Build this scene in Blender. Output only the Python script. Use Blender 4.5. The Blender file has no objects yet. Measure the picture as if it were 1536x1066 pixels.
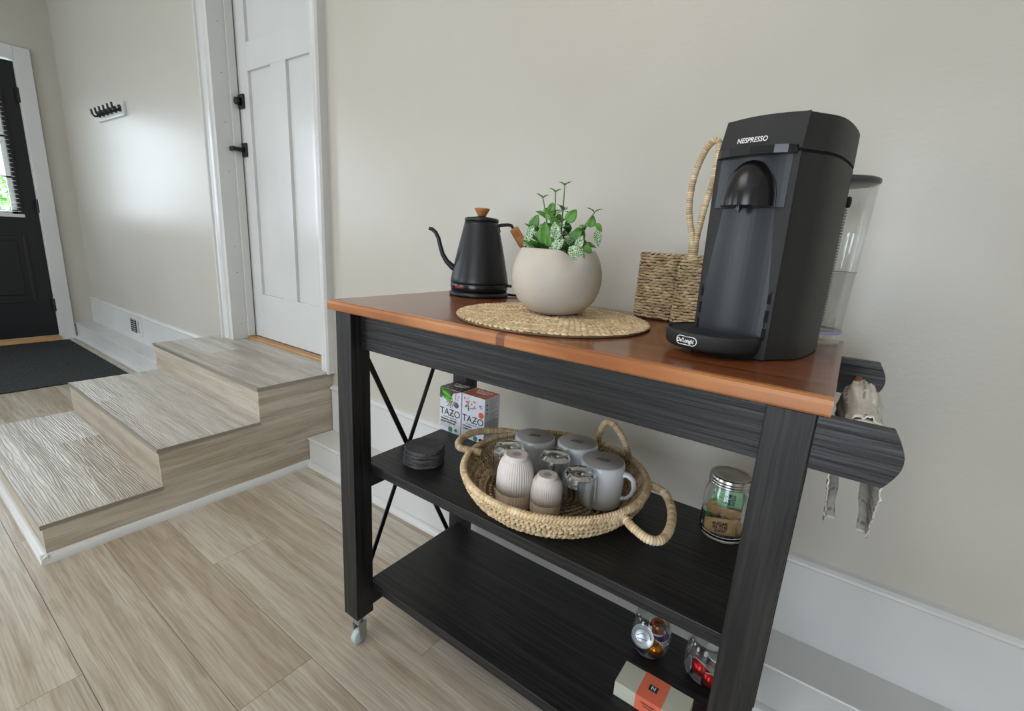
import bpy, bmesh, math, random
from mathutils import Vector, Matrix
random.seed(7)
C = bpy.context.scene.collection
PI = math.pi
# ------------------------------------------------------------------ camera
CAMZ = 1.0479
cd = bpy.data.cameras.new('camera'); cam = bpy.data.objects.new('camera', cd); C.objects.link(cam)
cd.sensor_fit = 'HORIZONTAL'; cd.sensor_width = 36; cd.lens = 16.552; cd.clip_start = .02
YAW, PIT, ROL = (math.radians(a) for a in (-34.97370631, 13.64856484, 3.39370624))
fw = Vector((math.sin(YAW)*math.cos(PIT), math.cos(YAW)*math.cos(PIT), -math.sin(PIT)))
rt = Vector((math.cos(YAW), -math.sin(YAW), 0)); up = rt.cross(fw)
r2 = rt*math.cos(ROL)+up*math.sin(ROL); u2 = -rt*math.sin(ROL)+up*math.cos(ROL)
cam.matrix_world = Matrix(((r2.x, u2.x, -fw.x, 0), (r2.y, u2.y, -fw.y, 0), (r2.z, u2.z, -fw.z, CAMZ), (0, 0, 0, 1)))
bpy.context.scene.camera = cam
# ------------------------------------------------------------------ world, light, exposure
sc = bpy.context.scene
sc.view_settings.view_transform = 'Standard'; sc.view_settings.look = 'None'
sc.view_settings.gamma = 1; sc.view_settings.use_curve_mapping = False
sc.view_settings.exposure = 0.0
w = bpy.data.worlds.new('sky'); sc.world = w; w.use_nodes = True
w.node_tree.nodes['Background'].inputs[0].default_value = (.80, .89, 1, 1)
w.node_tree.nodes['Background'].inputs[1].default_value = 8.2

def area(name, loc, rot, sx, sy, power, col=(1, 1, 1), portal=False):
    l = bpy.data.lights.new(name, 'AREA'); l.shape = 'RECTANGLE'; l.size = sx; l.size_y = sy
    l.energy = power; l.color = col
    if portal: l.cycles.is_portal = True
    o = bpy.data.objects.new(name, l); C.objects.link(o); o.location = loc; o.rotation_euler = rot
    return o
# daylight: the sky comes in through the openings, unseen front ones sized for light (portals only steer the sampling)
area('window_portal', (.1, -3.04, 1.15), (PI/2, 0, 0), 1.7, 2.0, 1, portal=True)
area('window_portal', (-3.6, -3.04, 1.15), (PI/2, 0, 0), 1.5, 2.0, 1, portal=True)
area('door_portal', (-5.58, .535, 1.48), (0, -PI/2, 0), .92, .68, 1, portal=True)
area('hall_window_portal', (-5.56, -1.3, 1.6), (0, -PI/2, 0), 1.3, 1.2, 1, portal=True)
area('ceiling_panel_light', (-1.2, -.9, 2.72), (0, 0, 0), 1.4, 1.4, 24, (1, .92, .82))

# ------------------------------------------------------------------ materials
def s2l(c): return tuple((x/255/12.92 if x/255 <= .04045 else ((x/255+.055)/1.055)**2.4) for x in c)+(1,)
MATS = {}
def mat(name, rgb, rough=.5, metal=0, spec=.5, rgb2=None, nscale=8, stretch=(1, 1, 1), detail=4, bump=0, bscale=None, bstretch=None,
        coat=0, trans=0, ior=1.45, lo=.35, hi=.65, rnd=False, sheen=0, emit=None, attr=None, rough2=None):
    if name in MATS: return MATS[name]
    m = bpy.data.materials.new(name); m.use_nodes = True; MATS[name] = m
    nt = m.node_tree; b = nt.nodes['Principled BSDF']
    N = nt.nodes.new; L = nt.links.new
    b.inputs['Base Color'].default_value = s2l(rgb); b.inputs['Roughness'].default_value = rough
    b.inputs['Metallic'].default_value = metal; b.inputs['Specular IOR Level'].default_value = spec
    b.inputs['Coat Weight'].default_value = coat; b.inputs['Coat Roughness'].default_value = .12
    b.inputs['Transmission Weight'].default_value = trans; b.inputs['IOR'].default_value = ior
    if emit: b.inputs['Emission Color'].default_value = s2l(rgb); b.inputs['Emission Strength'].default_value = emit
    tc = N('ShaderNodeTexCoord')
    def mapped(st):
        mp = N('ShaderNodeMapping'); mp.inputs['Scale'].default_value = st
        if rnd:
            oi = N('ShaderNodeObjectInfo'); mu = N('ShaderNodeVectorMath'); mu.operation = 'SCALE'
            mu.inputs[0].default_value = (37, 53, 71); L(oi.outputs['Random'], mu.inputs['Scale'])
            ad = N('ShaderNodeVectorMath'); L(tc.outputs['Object'], ad.inputs[0]); L(mu.outputs[0], ad.inputs[1]); L(ad.outputs[0], mp.inputs[0])
        else: L(tc.outputs['Object'], mp.inputs[0])
        return mp
    if rgb2:
        mp = mapped(stretch); n = N('ShaderNodeTexNoise'); n.inputs['Scale'].default_value = nscale; n.inputs['Detail'].default_value = detail
        L(mp.outputs[0], n.inputs['Vector'])
        r = N('ShaderNodeValToRGB'); r.color_ramp.elements[0].position = lo; r.color_ramp.elements[1].position = hi
        r.color_ramp.elements[0].color = s2l(rgb); r.color_ramp.elements[1].color = s2l(rgb2)
        L(n.outputs['Fac'], r.inputs[0]); col = r.outputs[0]
        if attr:
            va = N('ShaderNodeVertexColor'); va.layer_name = attr
            mx = N('ShaderNodeMix'); mx.data_type = 'RGBA'; mx.blend_type = 'MULTIPLY'; mx.inputs[0].default_value = 1
            L(col, mx.inputs[6]); L(va.outputs['Color'], mx.inputs[7]); col = mx.outputs[2]
        L(col, b.inputs['Base Color'])
        if rough2 is not None:
            mr = N('ShaderNodeMapRange'); mr.inputs[3].default_value = rough; mr.inputs[4].default_value = rough2
            L(n.outputs['Fac'], mr.inputs[0]); L(mr.outputs[0], b.inputs['Roughness'])
    if bump:
        mp = mapped(bstretch or stretch); n2 = N('ShaderNodeTexNoise'); n2.inputs['Scale'].default_value = bscale or nscale; n2.inputs['Detail'].default_value = 3
        L(mp.outputs[0], n2.inputs['Vector'])
        bp = N('ShaderNodeBump'); bp.inputs['Strength'].default_value = bump; bp.inputs['Distance'].default_value = .002
        L(n2.outputs['Fac'], bp.inputs['Height']); L(bp.outputs[0], b.inputs['Normal'])
    return m

def wood_floor(name, ax, light, dark, rough=.33, rnd=True, bumpv=.12, band=.5):
    """greige laminate: grain and tonal bands run along axis ax"""
    m = bpy.data.materials.new(name); m.use_nodes = True; nt = m.node_tree; N = nt.nodes.new; L = nt.links.new
    b = nt.nodes['Principled BSDF']; tc = N('ShaderNodeTexCoord'); src = tc.outputs['Object']
    oi = N('ShaderNodeObjectInfo')
    if rnd:
        mu = N('ShaderNodeVectorMath'); mu.operation = 'SCALE'; mu.inputs[0].default_value = (37, 53, 71)
        L(oi.outputs['Random'], mu.inputs['Scale']); ad = N('ShaderNodeVectorMath'); L(src, ad.inputs[0]); L(mu.outputs[0], ad.inputs[1]); src = ad.outputs[0]
    def noise(sl, sc_, scale, det, dist=0):
        mp = N('ShaderNodeMapping'); s = [sc_, sc_, sc_]; s[ax] = sl; mp.inputs['Scale'].default_value = s
        L(src, mp.inputs[0]); n = N('ShaderNodeTexNoise'); n.inputs['Scale'].default_value = scale; n.inputs['Detail'].default_value = det
        n.inputs['Distortion'].default_value = dist; L(mp.outputs[0], n.inputs['Vector']); return n.outputs['Fac']
    a = noise(.05, 1, 22, 2); c = noise(.035, 1, 190, 5, .5); d = noise(.10, 1, 30, 5, 1.2)
    def ramp(x, p0, c0, p1, c1):
        r = N('ShaderNodeValToRGB'); r.color_ramp.elements[0].position = p0; r.color_ramp.elements[1].position = p1
        r.color_ramp.elements[0].color = c0; r.color_ramp.elements[1].color = c1; L(x, r.inputs[0]); return r.outputs[0]
    base = ramp(a, .36, s2l(dark), .62, s2l(light))
    def mul(x, y, f):
        mx = N('ShaderNodeMix'); mx.data_type = 'RGBA'; mx.blend_type = 'MULTIPLY'; mx.inputs[0].default_value = f
        L(x, mx.inputs[6]); L(y, mx.inputs[7]); return mx.outputs[2]
    col = mul(base, ramp(c, .38, s2l((208, 202, 194)), .58, (1, 1, 1, 1)), .5)
    col = mul(col, ramp(d, .3, s2l((214, 203, 187)), .5, (1, 1, 1, 1)), band)
    if rnd:
        col = mul(col, ramp(oi.outputs['Random'], 0, s2l((222, 212, 198)), 1, (1, 1, 1, 1)), .8)
    L(col, b.inputs['Base Color']); b.inputs['Roughness'].default_value = rough
    w_ = N('ShaderNodeTexWave'); mp = N('ShaderNodeMapping'); s = [1, 1, 1]; s[ax] = .08; mp.inputs['Scale'].default_value = s; L(src, mp.inputs[0])
    w_.bands_direction = 'Y' if ax == 0 else 'X'
    w_.inputs['Scale'].default_value = 40; w_.inputs['Distortion'].default_value = 22; w_.inputs['Detail'].default_value = 4; w_.inputs['Detail Scale'].default_value = .5; w_.inputs['Detail Roughness'].default_value = .6
    L(mp.outputs[0], w_.inputs['Vector'])
    bp = N('ShaderNodeBump'); bp.inputs['Strength'].default_value = bumpv; bp.inputs['Distance'].default_value = .0015; L(w_.outputs['Fac'], bp.inputs['Height'])
    L(bp.outputs[0], b.inputs['Normal'])
    return m
M = {}
M['wall'] = mat('wall_paint', (187, 182, 171), .34, rgb2=(191, 187, 177), nscale=2, bump=.22, bscale=90, spec=.5)
M['hall'] = M['wall']
M['trim'] = mat('trim_gloss_paint', (204, 204, 202), .2, bump=.05, bscale=30, rgb2=(210, 210, 208), nscale=3)
M['ceil'] = mat('ceiling_paint', (225, 224, 220), .8)
M['plank'] = wood_floor('floor_plank_wood', 0, (208, 201, 190), (188, 178, 164), .27)
M['tread'] = wood_floor('tread_plank_wood', 0, (206, 202, 196), (184, 179, 171), .27, bumpv=.5, band=.35)
M['side'] = wood_floor('stair_side_wood', 1, (202, 194, 179), (178, 167, 149), .45, bumpv=.1)
M['riser'] = wood_floor('stair_riser_wood', 0, (196, 187, 172), (174, 163, 147), .45, bumpv=.1)
M['nosing'] = mat('nosing_strip', (150, 142, 131), .3, metal=.4)
M['subfloor'] = mat('subfloor', (90, 80, 66), .8)
M['black'] = mat('black_stained_wood', (20, 20, 21), .4, rgb2=(41, 41, 42), nscale=150, stretch=(.035, 1, 1), detail=6, bump=.8, bscale=110, bstretch=(.04, 1, 1), lo=.42, hi=.72, spec=.5)
M['blackv'] = mat('black_stained_wood_upright', (20, 20, 21), .42, rgb2=(43, 42, 41), nscale=150, stretch=(1, 1, .035), detail=6, bump=.8, bscale=110, bstretch=(1, 1, .04), lo=.42, hi=.72, spec=.5)
M['metalblk'] = mat('black_metal', (14, 14, 16), .4, spec=.5)
M['oak'] = mat('worktop_wood', (100, 52, 30), .26, rgb2=(150, 86, 46), nscale=60, stretch=(.05, 1, 1), detail=6, lo=.35, hi=.68, coat=.35, bump=.06, bscale=60, bstretch=(.08, 1, 1))
M['oakedge'] = mat('worktop_edge_wood', (150, 90, 50), .3, rgb2=(188, 126, 74), nscale=12, stretch=(.3, 1, 1), detail=6, coat=.3)
M['oakdark'] = mat('worktop_dark_stave', (120, 68, 40), .3, coat=.4)
M['doorblk'] = mat('black_door_paint', (24, 25, 28), .42, bump=.08, bscale=200)
M['thresh'] = mat('raw_wood', (196, 154, 104), .55, rgb2=(176, 130, 84), nscale=20, stretch=(.2, .2, 1))
M['mat'] = mat('charcoal_carpet', (44, 46, 47), .95, rgb2=(74, 76, 77), nscale=160, detail=2, bump=.8, bscale=200, spec=.1)
M['grass'] = mat('seagrass', (198, 173, 138), .75, rgb2=(228, 206, 174), nscale=40, attr='tint', spec=.2)
M['grassd'] = mat('seagrass_dark', (104, 84, 58), .85, rgb2=(128, 106, 76), nscale=60, spec=.1)
M['grassg'] = mat('seagrass_grey', (164, 142, 112), .75, rgb2=(190, 170, 138), nscale=40, attr='tint', spec=.2)
M['pot'] = mat('pale_concrete', (200, 190, 174), .55, rgb2=(180, 174, 166), nscale=9, detail=6, bump=.15, bscale=60)
M['soil'] = mat('soil', (52, 40, 30), .95, bump=1, bscale=150, rgb2=(84, 66, 48), nscale=120)
M['leaf'] = mat('leaf_green', (58, 112, 40), .45, rgb2=(92, 148, 58), nscale=30)
M['stem'] = mat('stem_green', (92, 128, 60), .5)
M['matte'] = mat('matte_black_enamel', (24, 25, 27), .36, spec=.5)
M['cork'] = mat('cork_wood', (176, 118, 66), .6, rgb2=(150, 94, 50), nscale=60)
M['blkpl'] = mat('black_textured_plastic', (34, 34, 34), .48, bump=.5, bscale=900)
M['panelpl'] = mat('satin_grey_black_plastic', (37, 39, 42), .32, bump=.05, bscale=700)
M['gloss'] = mat('gloss_black_plastic', (18, 18, 20), .24, spec=.6)
M['gap'] = mat('dark_gap', (4, 4, 4), .9)
M['white'] = mat('white_print', (232, 232, 232), .5)
M['red'] = mat('red_lens', (190, 30, 18), .25)
M['mugw'] = mat('pale_grey_glaze', (212, 217, 222), .15, rgb2=(220, 221, 219), nscale=10, coat=.3)
M['mugb'] = mat('grey_unglazed_base', (174, 170, 165), .6)
M['ink'] = mat('dark_ink', (40, 38, 38), .6)
M['ribw'] = mat('ribbed_white_ceramic', (222, 214, 208), .5)
M['ribb'] = mat('beige_bare_ceramic', (186, 168, 148), .65)
M['slate'] = mat('slate', (40, 42, 45), .6, rgb2=(66, 68, 70), nscale=30, detail=6, bump=.6, bscale=60)
M['chrome'] = mat('tin_metal', (190, 186, 180), .25, metal=1, rgb2=(170, 168, 165), nscale=30)
M['zinc'] = mat('zinc_plate', (176, 182, 182), .3, metal=.9)
M['teal'] = mat('teal_plastic', (178, 190, 190), .2)
M['grey'] = mat('grey_paint', (165, 165, 160), .5)
M['stickw'] = mat('towel_cotton', (222, 217, 208), .9, rgb2=(208, 202, 192), nscale=30, spec=.1)

def glass(name, col=(1, 1, 1), rough=0.0, edge=.9, thin=.08):
    """clear drinking glass / pane: mostly see-through with fresnel reflections"""
    m = bpy.data.materials.new(name); m.use_nodes = True; nt = m.node_tree; N = nt.nodes.new; L = nt.links.new
    for n in list(nt.nodes): nt.nodes.remove(n)
    o = N('ShaderNodeOutputMaterial'); t = N('ShaderNodeBsdfTransparent'); g = N('ShaderNodeBsdfGlossy'); mx = N('ShaderNodeMixShader')
    t.inputs[0].default_value = tuple(col)+(1,); g.inputs['Roughness'].default_value = .03+rough; g.inputs['Color'].default_value = (1, 1, 1, 1)
    lw = N('ShaderNodeLayerWeight'); lw.inputs['Blend'].default_value = .35
    mr = N('ShaderNodeMapRange'); mr.inputs[1].default_value = 0; mr.inputs[2].default_value = 1; mr.inputs[3].default_value = thin; mr.inputs[4].default_value = edge
    L(lw.outputs['Facing'], mr.inputs[0])
    pw = N('ShaderNodeMath'); pw.operation = 'POWER'; pw.inputs[1].default_value = 1.6; L(mr.outputs[0], pw.inputs[0])
    L(pw.outputs[0], mx.inputs[0]); L(t.outputs[0], mx.inputs[1]); L(g.outputs[0], mx.inputs[2]); L(mx.outputs[0], o.inputs[0])
    return m
M['glass'] = glass('clear_glass', (.94, .96, .96))
M['bowlglass'] = glass('thin_bowl_glass', (.97, .985, .985), edge=.95, thin=.10)
M['pane'] = glass('window_glass', (.97, .98, .98))
M['tankgl'] = glass('clear_plastic', (.97, .98, .98), edge=.75, thin=.12)
M['waterm'] = glass('water', (.97, .98, .98), edge=.4, thin=.08)
M['solidglass'] = mat('solid_glass', (252, 254, 254), .0, trans=1, ior=1.46)

# veined leaf (white net on green)
def leafv():
    m = bpy.data.materials.new('veined_leaf'); m.use_nodes = True; nt = m.node_tree; N = nt.nodes.new; L = nt.links.new; b = nt.nodes['Principled BSDF']
    tc = N('ShaderNodeTexCoord'); v = N('ShaderNodeTexVoronoi'); v.feature = 'DISTANCE_TO_EDGE'; v.inputs['Scale'].default_value = 300
    L(tc.outputs['Object'], v.inputs['Vector']); r = N('ShaderNodeValToRGB'); r.color_ramp.elements[0].position = .06; r.color_ramp.elements[1].position = .16
    r.color_ramp.elements[0].color = s2l((205, 222, 190)); r.color_ramp.elements[1].color = s2l((56, 112, 52))
    L(v.outputs['Distance'], r.inputs[0]); L(r.outputs[0], b.inputs['Base Color']); b.inputs['Roughness'].default_value = .5
    return m
M['leafv'] = leafv()

# ------------------------------------------------------------------ mesh helpers
class MB:
    def __init__(s): s.v = []; s.f = []; s.sm = []; s.mi = []; s.tint = []
    def add(s, v, f, smooth=False, mi=0, tint=1.0):
        o = len(s.v); s.v += [tuple(p) for p in v]; s.f += [tuple(i+o for i in q) for q in f]
        s.sm += [smooth]*len(f); s.mi += [mi]*len(f); s.tint += [tint]*len(v); return s
    def box(s, x0, x1, y0, y1, z0, z1, mi=0):
        v = [(x, y, z) for z in (z0, z1) for y in (y0, y1) for x in (x0, x1)]
        return s.add(v, [(0, 2, 3, 1), (4, 5, 7, 6), (0, 1, 5, 4), (2, 6, 7, 3), (0, 4, 6, 2), (1, 3, 7, 5)], mi=mi)
    def obox(s, c, X, Y, Z, hx, hy, hz, mi=0):
        c = Vector(c); v = [c+X*hx*a+Y*hy*b+Z*hz*d for d in (-1, 1) for b in (-1, 1) for a in (-1, 1)]
        return s.add(v, [(0, 2, 3, 1), (4, 5, 7, 6), (0, 1, 5, 4), (2, 6, 7, 3), (0, 4, 6, 2), (1, 3, 7, 5)], mi=mi)
    def bar(s, a, b, wx, wy, ref=Vector((1, 0, 0)), mi=0):
        a = Vector(a); b = Vector(b); Z = (b-a); l = Z.length; Z.normalize(); Y = Z.cross(ref).normalized(); X = Y.cross(Z)
        return s.obox((a+b)/2, X, Y, Z, wx/2, wy/2, l/2, mi)
    def prism(s, poly, z0, z1, poly2=None, smooth=False, mi=0):
        n = len(poly); p2 = poly2 or poly
        v = [(x, y, z0) for x, y in poly]+[(x, y, z1) for x, y in p2]
        s.add(v, [(i, (i+1) % n, n+(i+1) % n, n+i) for i in range(n)], smooth, mi)
        s.add([(x, y, z0) for x, y in poly], [tuple(reversed(range(n)))], False, mi)
        s.add([(x, y, z1) for x, y in p2], [tuple(range(n))], False, mi); return s
    def lathe(s, prof, c=(0, 0, 0), seg=40, smooth=True, fn=None, mi=0, sx=1, sy=1):
        n = len(prof); v = []
        for k in range(seg):
            t = 2*PI*k/seg; 
            for i, (r, z) in enumerate(prof):
                rr, zz = (fn(r, z, t, i) if fn else (r, z))
                v.append((c[0]+rr*math.cos(t)*sx, c[1]+rr*math.sin(t)*sy, c[2]+zz))
        f = []
        for k in range(seg):
            k2 = (k+1) % seg
            for i in range(n-1): f.append((k*n+i, k2*n+i, k2*n+i+1, k*n+i+1))
        return s.add(v, f, smooth, mi)
    def tube(s, path, rad, seg=10, closed=False, smooth=True, flat=1.0, caps=True, tints=None, mi=0):
        P = [Vector(p) for p in path]; n = len(P); R = rad if isinstance(rad, (list, tuple)) else [rad]*n
        T = []
        for i in range(n):
            a = P[(i-1) % n] if (closed or i) else P[0]; b = P[(i+1) % n] if (closed or i < n-1) else P[-1]
            T.append((b-a).normalized())
        u = T[0].orthogonal().normalized(); v = []
        for i in range(n):
            u = (u-T[i]*u.dot(T[i])).normalized(); w_ = T[i].cross(u)
            for k in range(seg):
                t = 2*PI*k/seg; v.append(P[i]+(u*math.cos(t)+w_*math.sin(t)*flat)*R[i])
        f = []; m = n if closed else n-1
        for i in range(m):
            j = (i+1) % n
            for k in range(seg): f.append((i*seg+k, i*seg+(k+1) % seg, j*seg+(k+1) % seg, j*seg+k))
        o = len(s.v); s.add(v, f, smooth, mi)
        if tints:
            for i in range(n):
                for k in range(seg): s.tint[o+i*seg+k] = tints[i]
        if caps and not closed:
            s.add(v[:seg], [tuple(reversed(range(seg)))], False, mi); s.add(v[-seg:], [tuple(range(seg))], False, mi)
        return s
    def grain(s, c, d, nrm, L, wd, th, tint):
        """one short strand of a weave: tapered pad, 5 rings of 5"""
        c = Vector(c); d = Vector(d).normalized(); nrm = Vector(nrm); nrm = (nrm-d*nrm.dot(d)).normalized(); b = d.cross(nrm)
        v = []; K = 5
        prof = [(-1, .35, 0), (-.5, .9, .7), (0, 1, 1), (.5, .9, .7), (1, .35, 0)]
        for a, wv, hv in prof:
            for k in range(K):
                t = PI*k/(K-1); v.append(c+d*(a*L/2)+b*(math.cos(t)*wd/2*wv)+nrm*((math.sin(t)*th*(.3+.7*hv))))
        f = [(i*K+k, i*K+k+1, (i+1)*K+k+1, (i+1)*K+k) for i in range(len(prof)-1) for k in range(K-1)]
        return s.add(v, f, True, 0, tint)

WORLD = {}
def reg(o, loc=(0, 0, 0), rz=0):
    WORLD[o.name] = Matrix.Translation(Vector(loc)) @ Matrix.Rotation(rz, 4, 'Z')
def thing(name, label, cat, loc=(0, 0, 0), rz=0, group=None, kind=None):
    o = bpy.data.objects.new(name, None); C.objects.link(o); o.location = loc; o.rotation_euler = (0, 0, rz); o.empty_display_size = .03
    if label: o['label'] = label
    if cat: o['category'] = cat
    if group: o['group'] = group
    if kind: o['kind'] = kind
    reg(o, loc, rz); return o
def rootof(o):
    while o.parent: o = o.parent
    return o
def part(name, mb, m, parent=None, world=False, bevel=0, label=None, kind=None, seg=2, sub=0, subsolid=0, cat=None, group=None):
    vs = mb.v
    if world and parent is not None:
        inv = WORLD[rootof(parent).name].inverted(); vs = [inv @ Vector(p) for p in vs]
    me = bpy.data.meshes.new(name); me.from_pydata([tuple(p) for p in vs], [], mb.f)
    ms = m if isinstance(m, (list, tuple)) else [m]
    for q in ms: me.materials.append(q)
    me.polygons.foreach_set('use_smooth', mb.sm)
    if len(ms) > 1: me.polygons.foreach_set('material_index', mb.mi)
    if any(t != 1.0 for t in mb.tint):
        ca = me.color_attributes.new('tint', 'FLOAT_COLOR', 'POINT')
        flat = []
        for t in mb.tint:
            if isinstance(t, tuple): flat += [t[0], t[1], t[2], 1]
            else: flat += [t, t, t, 1]
        ca.data.foreach_set('color', flat)
    me.update()
    o = bpy.data.objects.new(name, me); C.objects.link(o)
    if parent is not None: o.parent = parent
    if bevel:
        md = o.modifiers.new('b', 'BEVEL'); md.width = bevel; md.segments = seg; md.limit_method = 'ANGLE'; md.angle_limit = math.radians(40)
    if subsolid:
        md = o.modifiers.new('s', 'SOLIDIFY'); md.thickness = subsolid; md.offset = 0
    if sub:
        md = o.modifiers.new('d', 'SUBSURF'); md.levels = sub; md.render_levels = sub
    if label: o['label'] = label
    if kind: o['kind'] = kind
    if cat: o['category'] = cat
    if group: o['group'] = group
    if parent is None: reg(o)
    return o
def struct(name, mb, m, bevel=0, label=None):
    return part(name, mb, m, None, bevel=bevel, kind='structure', label=label)
def box(*a): return MB().box(*a)
def lettering(name, s, size, m, parent, origin, X, Y, world=True, align='CENTER', squash=1.0, label=None, ext=.00015, shear=0, bold=0):
    """flat raised print; X is the reading direction, Y is up"""
    cu = bpy.data.curves.new(name, 'FONT'); cu.body = s; cu.size = size; cu.align_x = align; cu.align_y = 'CENTER'; cu.extrude = ext; cu.resolution_u = 3; cu.shear = shear; cu.offset = bold
    t = bpy.data.objects.new('tmp', cu); me = bpy.data.meshes.new_from_object(t); bpy.data.objects.remove(t); bpy.data.curves.remove(cu)
    X = Vector(X).normalized(); Y = Vector(Y).normalized(); Z = X.cross(Y)
    mx = Matrix(((X.x, Y.x, Z.x, origin[0]), (X.y, Y.y, Z.y, origin[1]), (X.z, Y.z, Z.z, origin[2]), (0, 0, 0, 1))) @ Matrix.Diagonal((squash, 1, 1, 1))
    if world: mx = WORLD[rootof(parent).name].inverted() @ mx
    me.transform(mx); me.name = name
    me.materials.clear(); me.materials.append(m)
    o = bpy.data.objects.new(name, me); C.objects.link(o); o.parent = parent
    if label: o['label'] = label
    return o
def disc_on(c, X, Y, r, n=20, ry=None):
    c = Vector(c); X = Vector(X); Y = Vector(Y); ry = ry or r
    mb = MB(); N_ = X.cross(Y).normalized()*.0002
    v = [c+X*math.cos(2*PI*k/n)*r+Y*math.sin(2*PI*k/n)*ry for k in range(n)]
    mb.add([p+N_ for p in v]+v, [tuple(range(n))]+[(i, n+i, n+(i+1) % n, (i+1) % n) for i in range(n)])
    return mb
def polyprint(pts, c, X, Y, mb=None, mi=0, th=.0002, tint=1.0):
    c = Vector(c); X = Vector(X); Y = Vector(Y); mb = mb or MB(); N_ = X.cross(Y).normalized()*th; n = len(pts)
    v = [c+X*a+Y*b for a, b in pts]
    mb.add([p+N_ for p in v]+v, [tuple(range(n))]+[(i, n+i, n+(i+1) % n, (i+1) % n) for i in range(n)], mi=mi, tint=tint)
    return mb
def prism_x(poly_yz, x0, x1, mb=None):
    mb = mb or MB(); t = MB().prism([(a, b) for a, b in poly_yz], x0, x1)
    return mb.add([(p[2], p[0], p[1]) for p in t.v], t.f)
def prism_y(poly_xz, y0, y1, mb=None):
    mb = mb or MB(); t = MB().prism([(a, b) for a, b in poly_xz], y0, y1)
    return mb.add([(p[0], p[2], p[1]) for p in t.v], t.f)

# ================================================================== THE SETTING
XL, XR, YB, YFR, CZ = -5.45, 1.8, 1.235, -3.0, 2.75
fl = struct('floor', box(XL-.2, XR+.1, YFR-.1, YB+.1, -.06, -.009), M['subfloor'])
# planks: rows run along x, staggered joints; row edge at y=.530, joint at x=-1.475
W_, LN = .1775, 1.22
pm = MB().box(0, LN-.0012, 0, W_-.0012, -.009, 0); pmesh = None
row = 0; y = .530-W_*20
while y < YB:
    off = {20: -1.475, 19: -.93, 21: -.72, 18: -2.05, 17: -1.3, 22: -1.9, 23: -.3}.get(row, random.uniform(-1, 0))
    x = off-LN*6
    while x < XR:
        x0, x1, y0, y1 = max(x, XL), min(x+LN, XR), max(y, YFR), min(y+W_, YB)
        if x1-x0 > .02 and y1-y0 > .02:
            if (x0, x1) == (x, x+LN) and (y0, y1) == (y, y+W_):
                if pmesh is None:
                    o = part('plank', pm, M['plank'], fl); pmesh = o.data
                else:
                    o = bpy.data.objects.new('plank', pmesh); C.objects.link(o); o.parent = fl
            else:
                o = part('plank', MB().box(0, x1-x0-.0012, 0, y1-y0-.0012, -.009, 0), M['plank'], fl)
            o.location = (x0, y0, random.uniform(-.0003, 0))
        x += LN
    y += W_; row += 1
struct('ceiling', box(XL-.15, XR+.1, YFR-.1, YB+.2, CZ, CZ+.08), M['ceil'])
# back wall with door opening
DX0, DX1, DZ0, DZ1 = -2.787, -1.925, .413, 2.45
wb = MB().box(XL-.15, DX0, YB, YB+.16, 0, CZ).box(DX1, XR+.1, YB, YB+.16, 0, CZ).box(DX0, DX1, YB, YB+.16, DZ1, CZ).box(DX0, DX1, YB, YB+.16, 0, DZ0-.02).box(DX0, DX1, YB+.155, YB+.16, DZ0-.02, DZ1)
struct('wall_back', wb, M['wall'])
# left wall: door opening y .08...98, window y -1.9..-.7
LY0, LY1, LZ1 = .06, .99, 2.16
WY0, WY1, WZ0, WZ1 = -1.9, -.7, .95, 2.25
wl = MB()
wl.box(XL-.15, XL, LY1, YB, 0, CZ).box(XL-.15, XL, LY0, LY1, LZ1, CZ).box(XL-.15, XL, WY1, LY0, 0, CZ)
wl.box(XL-.15, XL, WY0, WY1, 0, WZ0).box(XL-.15, XL, WY0, WY1, WZ1, CZ).box(XL-.15, XL, YFR-.1, WY0, 0, CZ)
struct('wall_left', wl, M['wall'])
struct('wall_right', box(XR, XR+.1, YFR, YB, 0, CZ), M['wall'])
fw_ = MB(); wins = [(-4.35, -2.85), (-.75, .95)]; FZ0, FZ1 = .15, 2.15  # unseen windows, made tall to send daylight low under the cart
fw_.box(XL, XR, YFR-.1, YFR, 0, FZ0).box(XL, XR, YFR-.1, YFR, FZ1, CZ)
fw_.box(XL, wins[0][0], YFR-.1, YFR, FZ0, FZ1).box(wins[0][1], wins[1][0], YFR-.1, YFR, FZ0, FZ1).box(wins[1][1], XR, YFR-.1, YFR, FZ0, FZ1)
struct('wall_front', fw_, M['wall'])
for k, (a, b) in enumerate(wins):
    wn = thing('window_%d' % (k+1), None, None, kind='structure')
    f = MB().box(a+.05, b-.05, YFR-.06, YFR-.02, FZ0, FZ0+.05).box(a+.05, b-.05, YFR-.06, YFR-.02, FZ1-.05, FZ1)
    f.box(a, a+.05, YFR-.06, YFR-.02, FZ0, FZ1).box(b-.05, b, YFR-.06, YFR-.02, FZ0, FZ1)
    for t in (1/3, 2/3): f.box(a+(b-a)*t-.015, a+(b-a)*t+.015, YFR-.055, YFR-.025, FZ0+.05, FZ1-.05)
    f.box(a+.05, b-.05, YFR-.053, YFR-.027, (FZ0+FZ1)/2-.02, (FZ0+FZ1)/2+.02)
    part('window_frame', f, M['trim'], wn)
    part('sill', box(a-.05, b+.05, YFR-.02, YFR+.06, FZ0-.03, FZ0), M['trim'], wn, bevel=.004)
wn = thing('window_3', None, None, kind='structure')
f = MB().box(XL-.08, XL-.03, WY0+.05, WY1-.05, WZ0, WZ0+.05).box(XL-.08, XL-.03, WY0+.05, WY1-.05, WZ1-.05, WZ1).box(XL-.08, XL-.03, WY0, WY0+.05, WZ0, WZ1).box(XL-.08, XL-.03, WY1-.05, WY1, WZ0, WZ1).box(XL-.07, XL-.04, WY0+.05, WY1-.05, 1.58, 1.62)
part('window_frame', f, M['trim'], wn)

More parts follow.
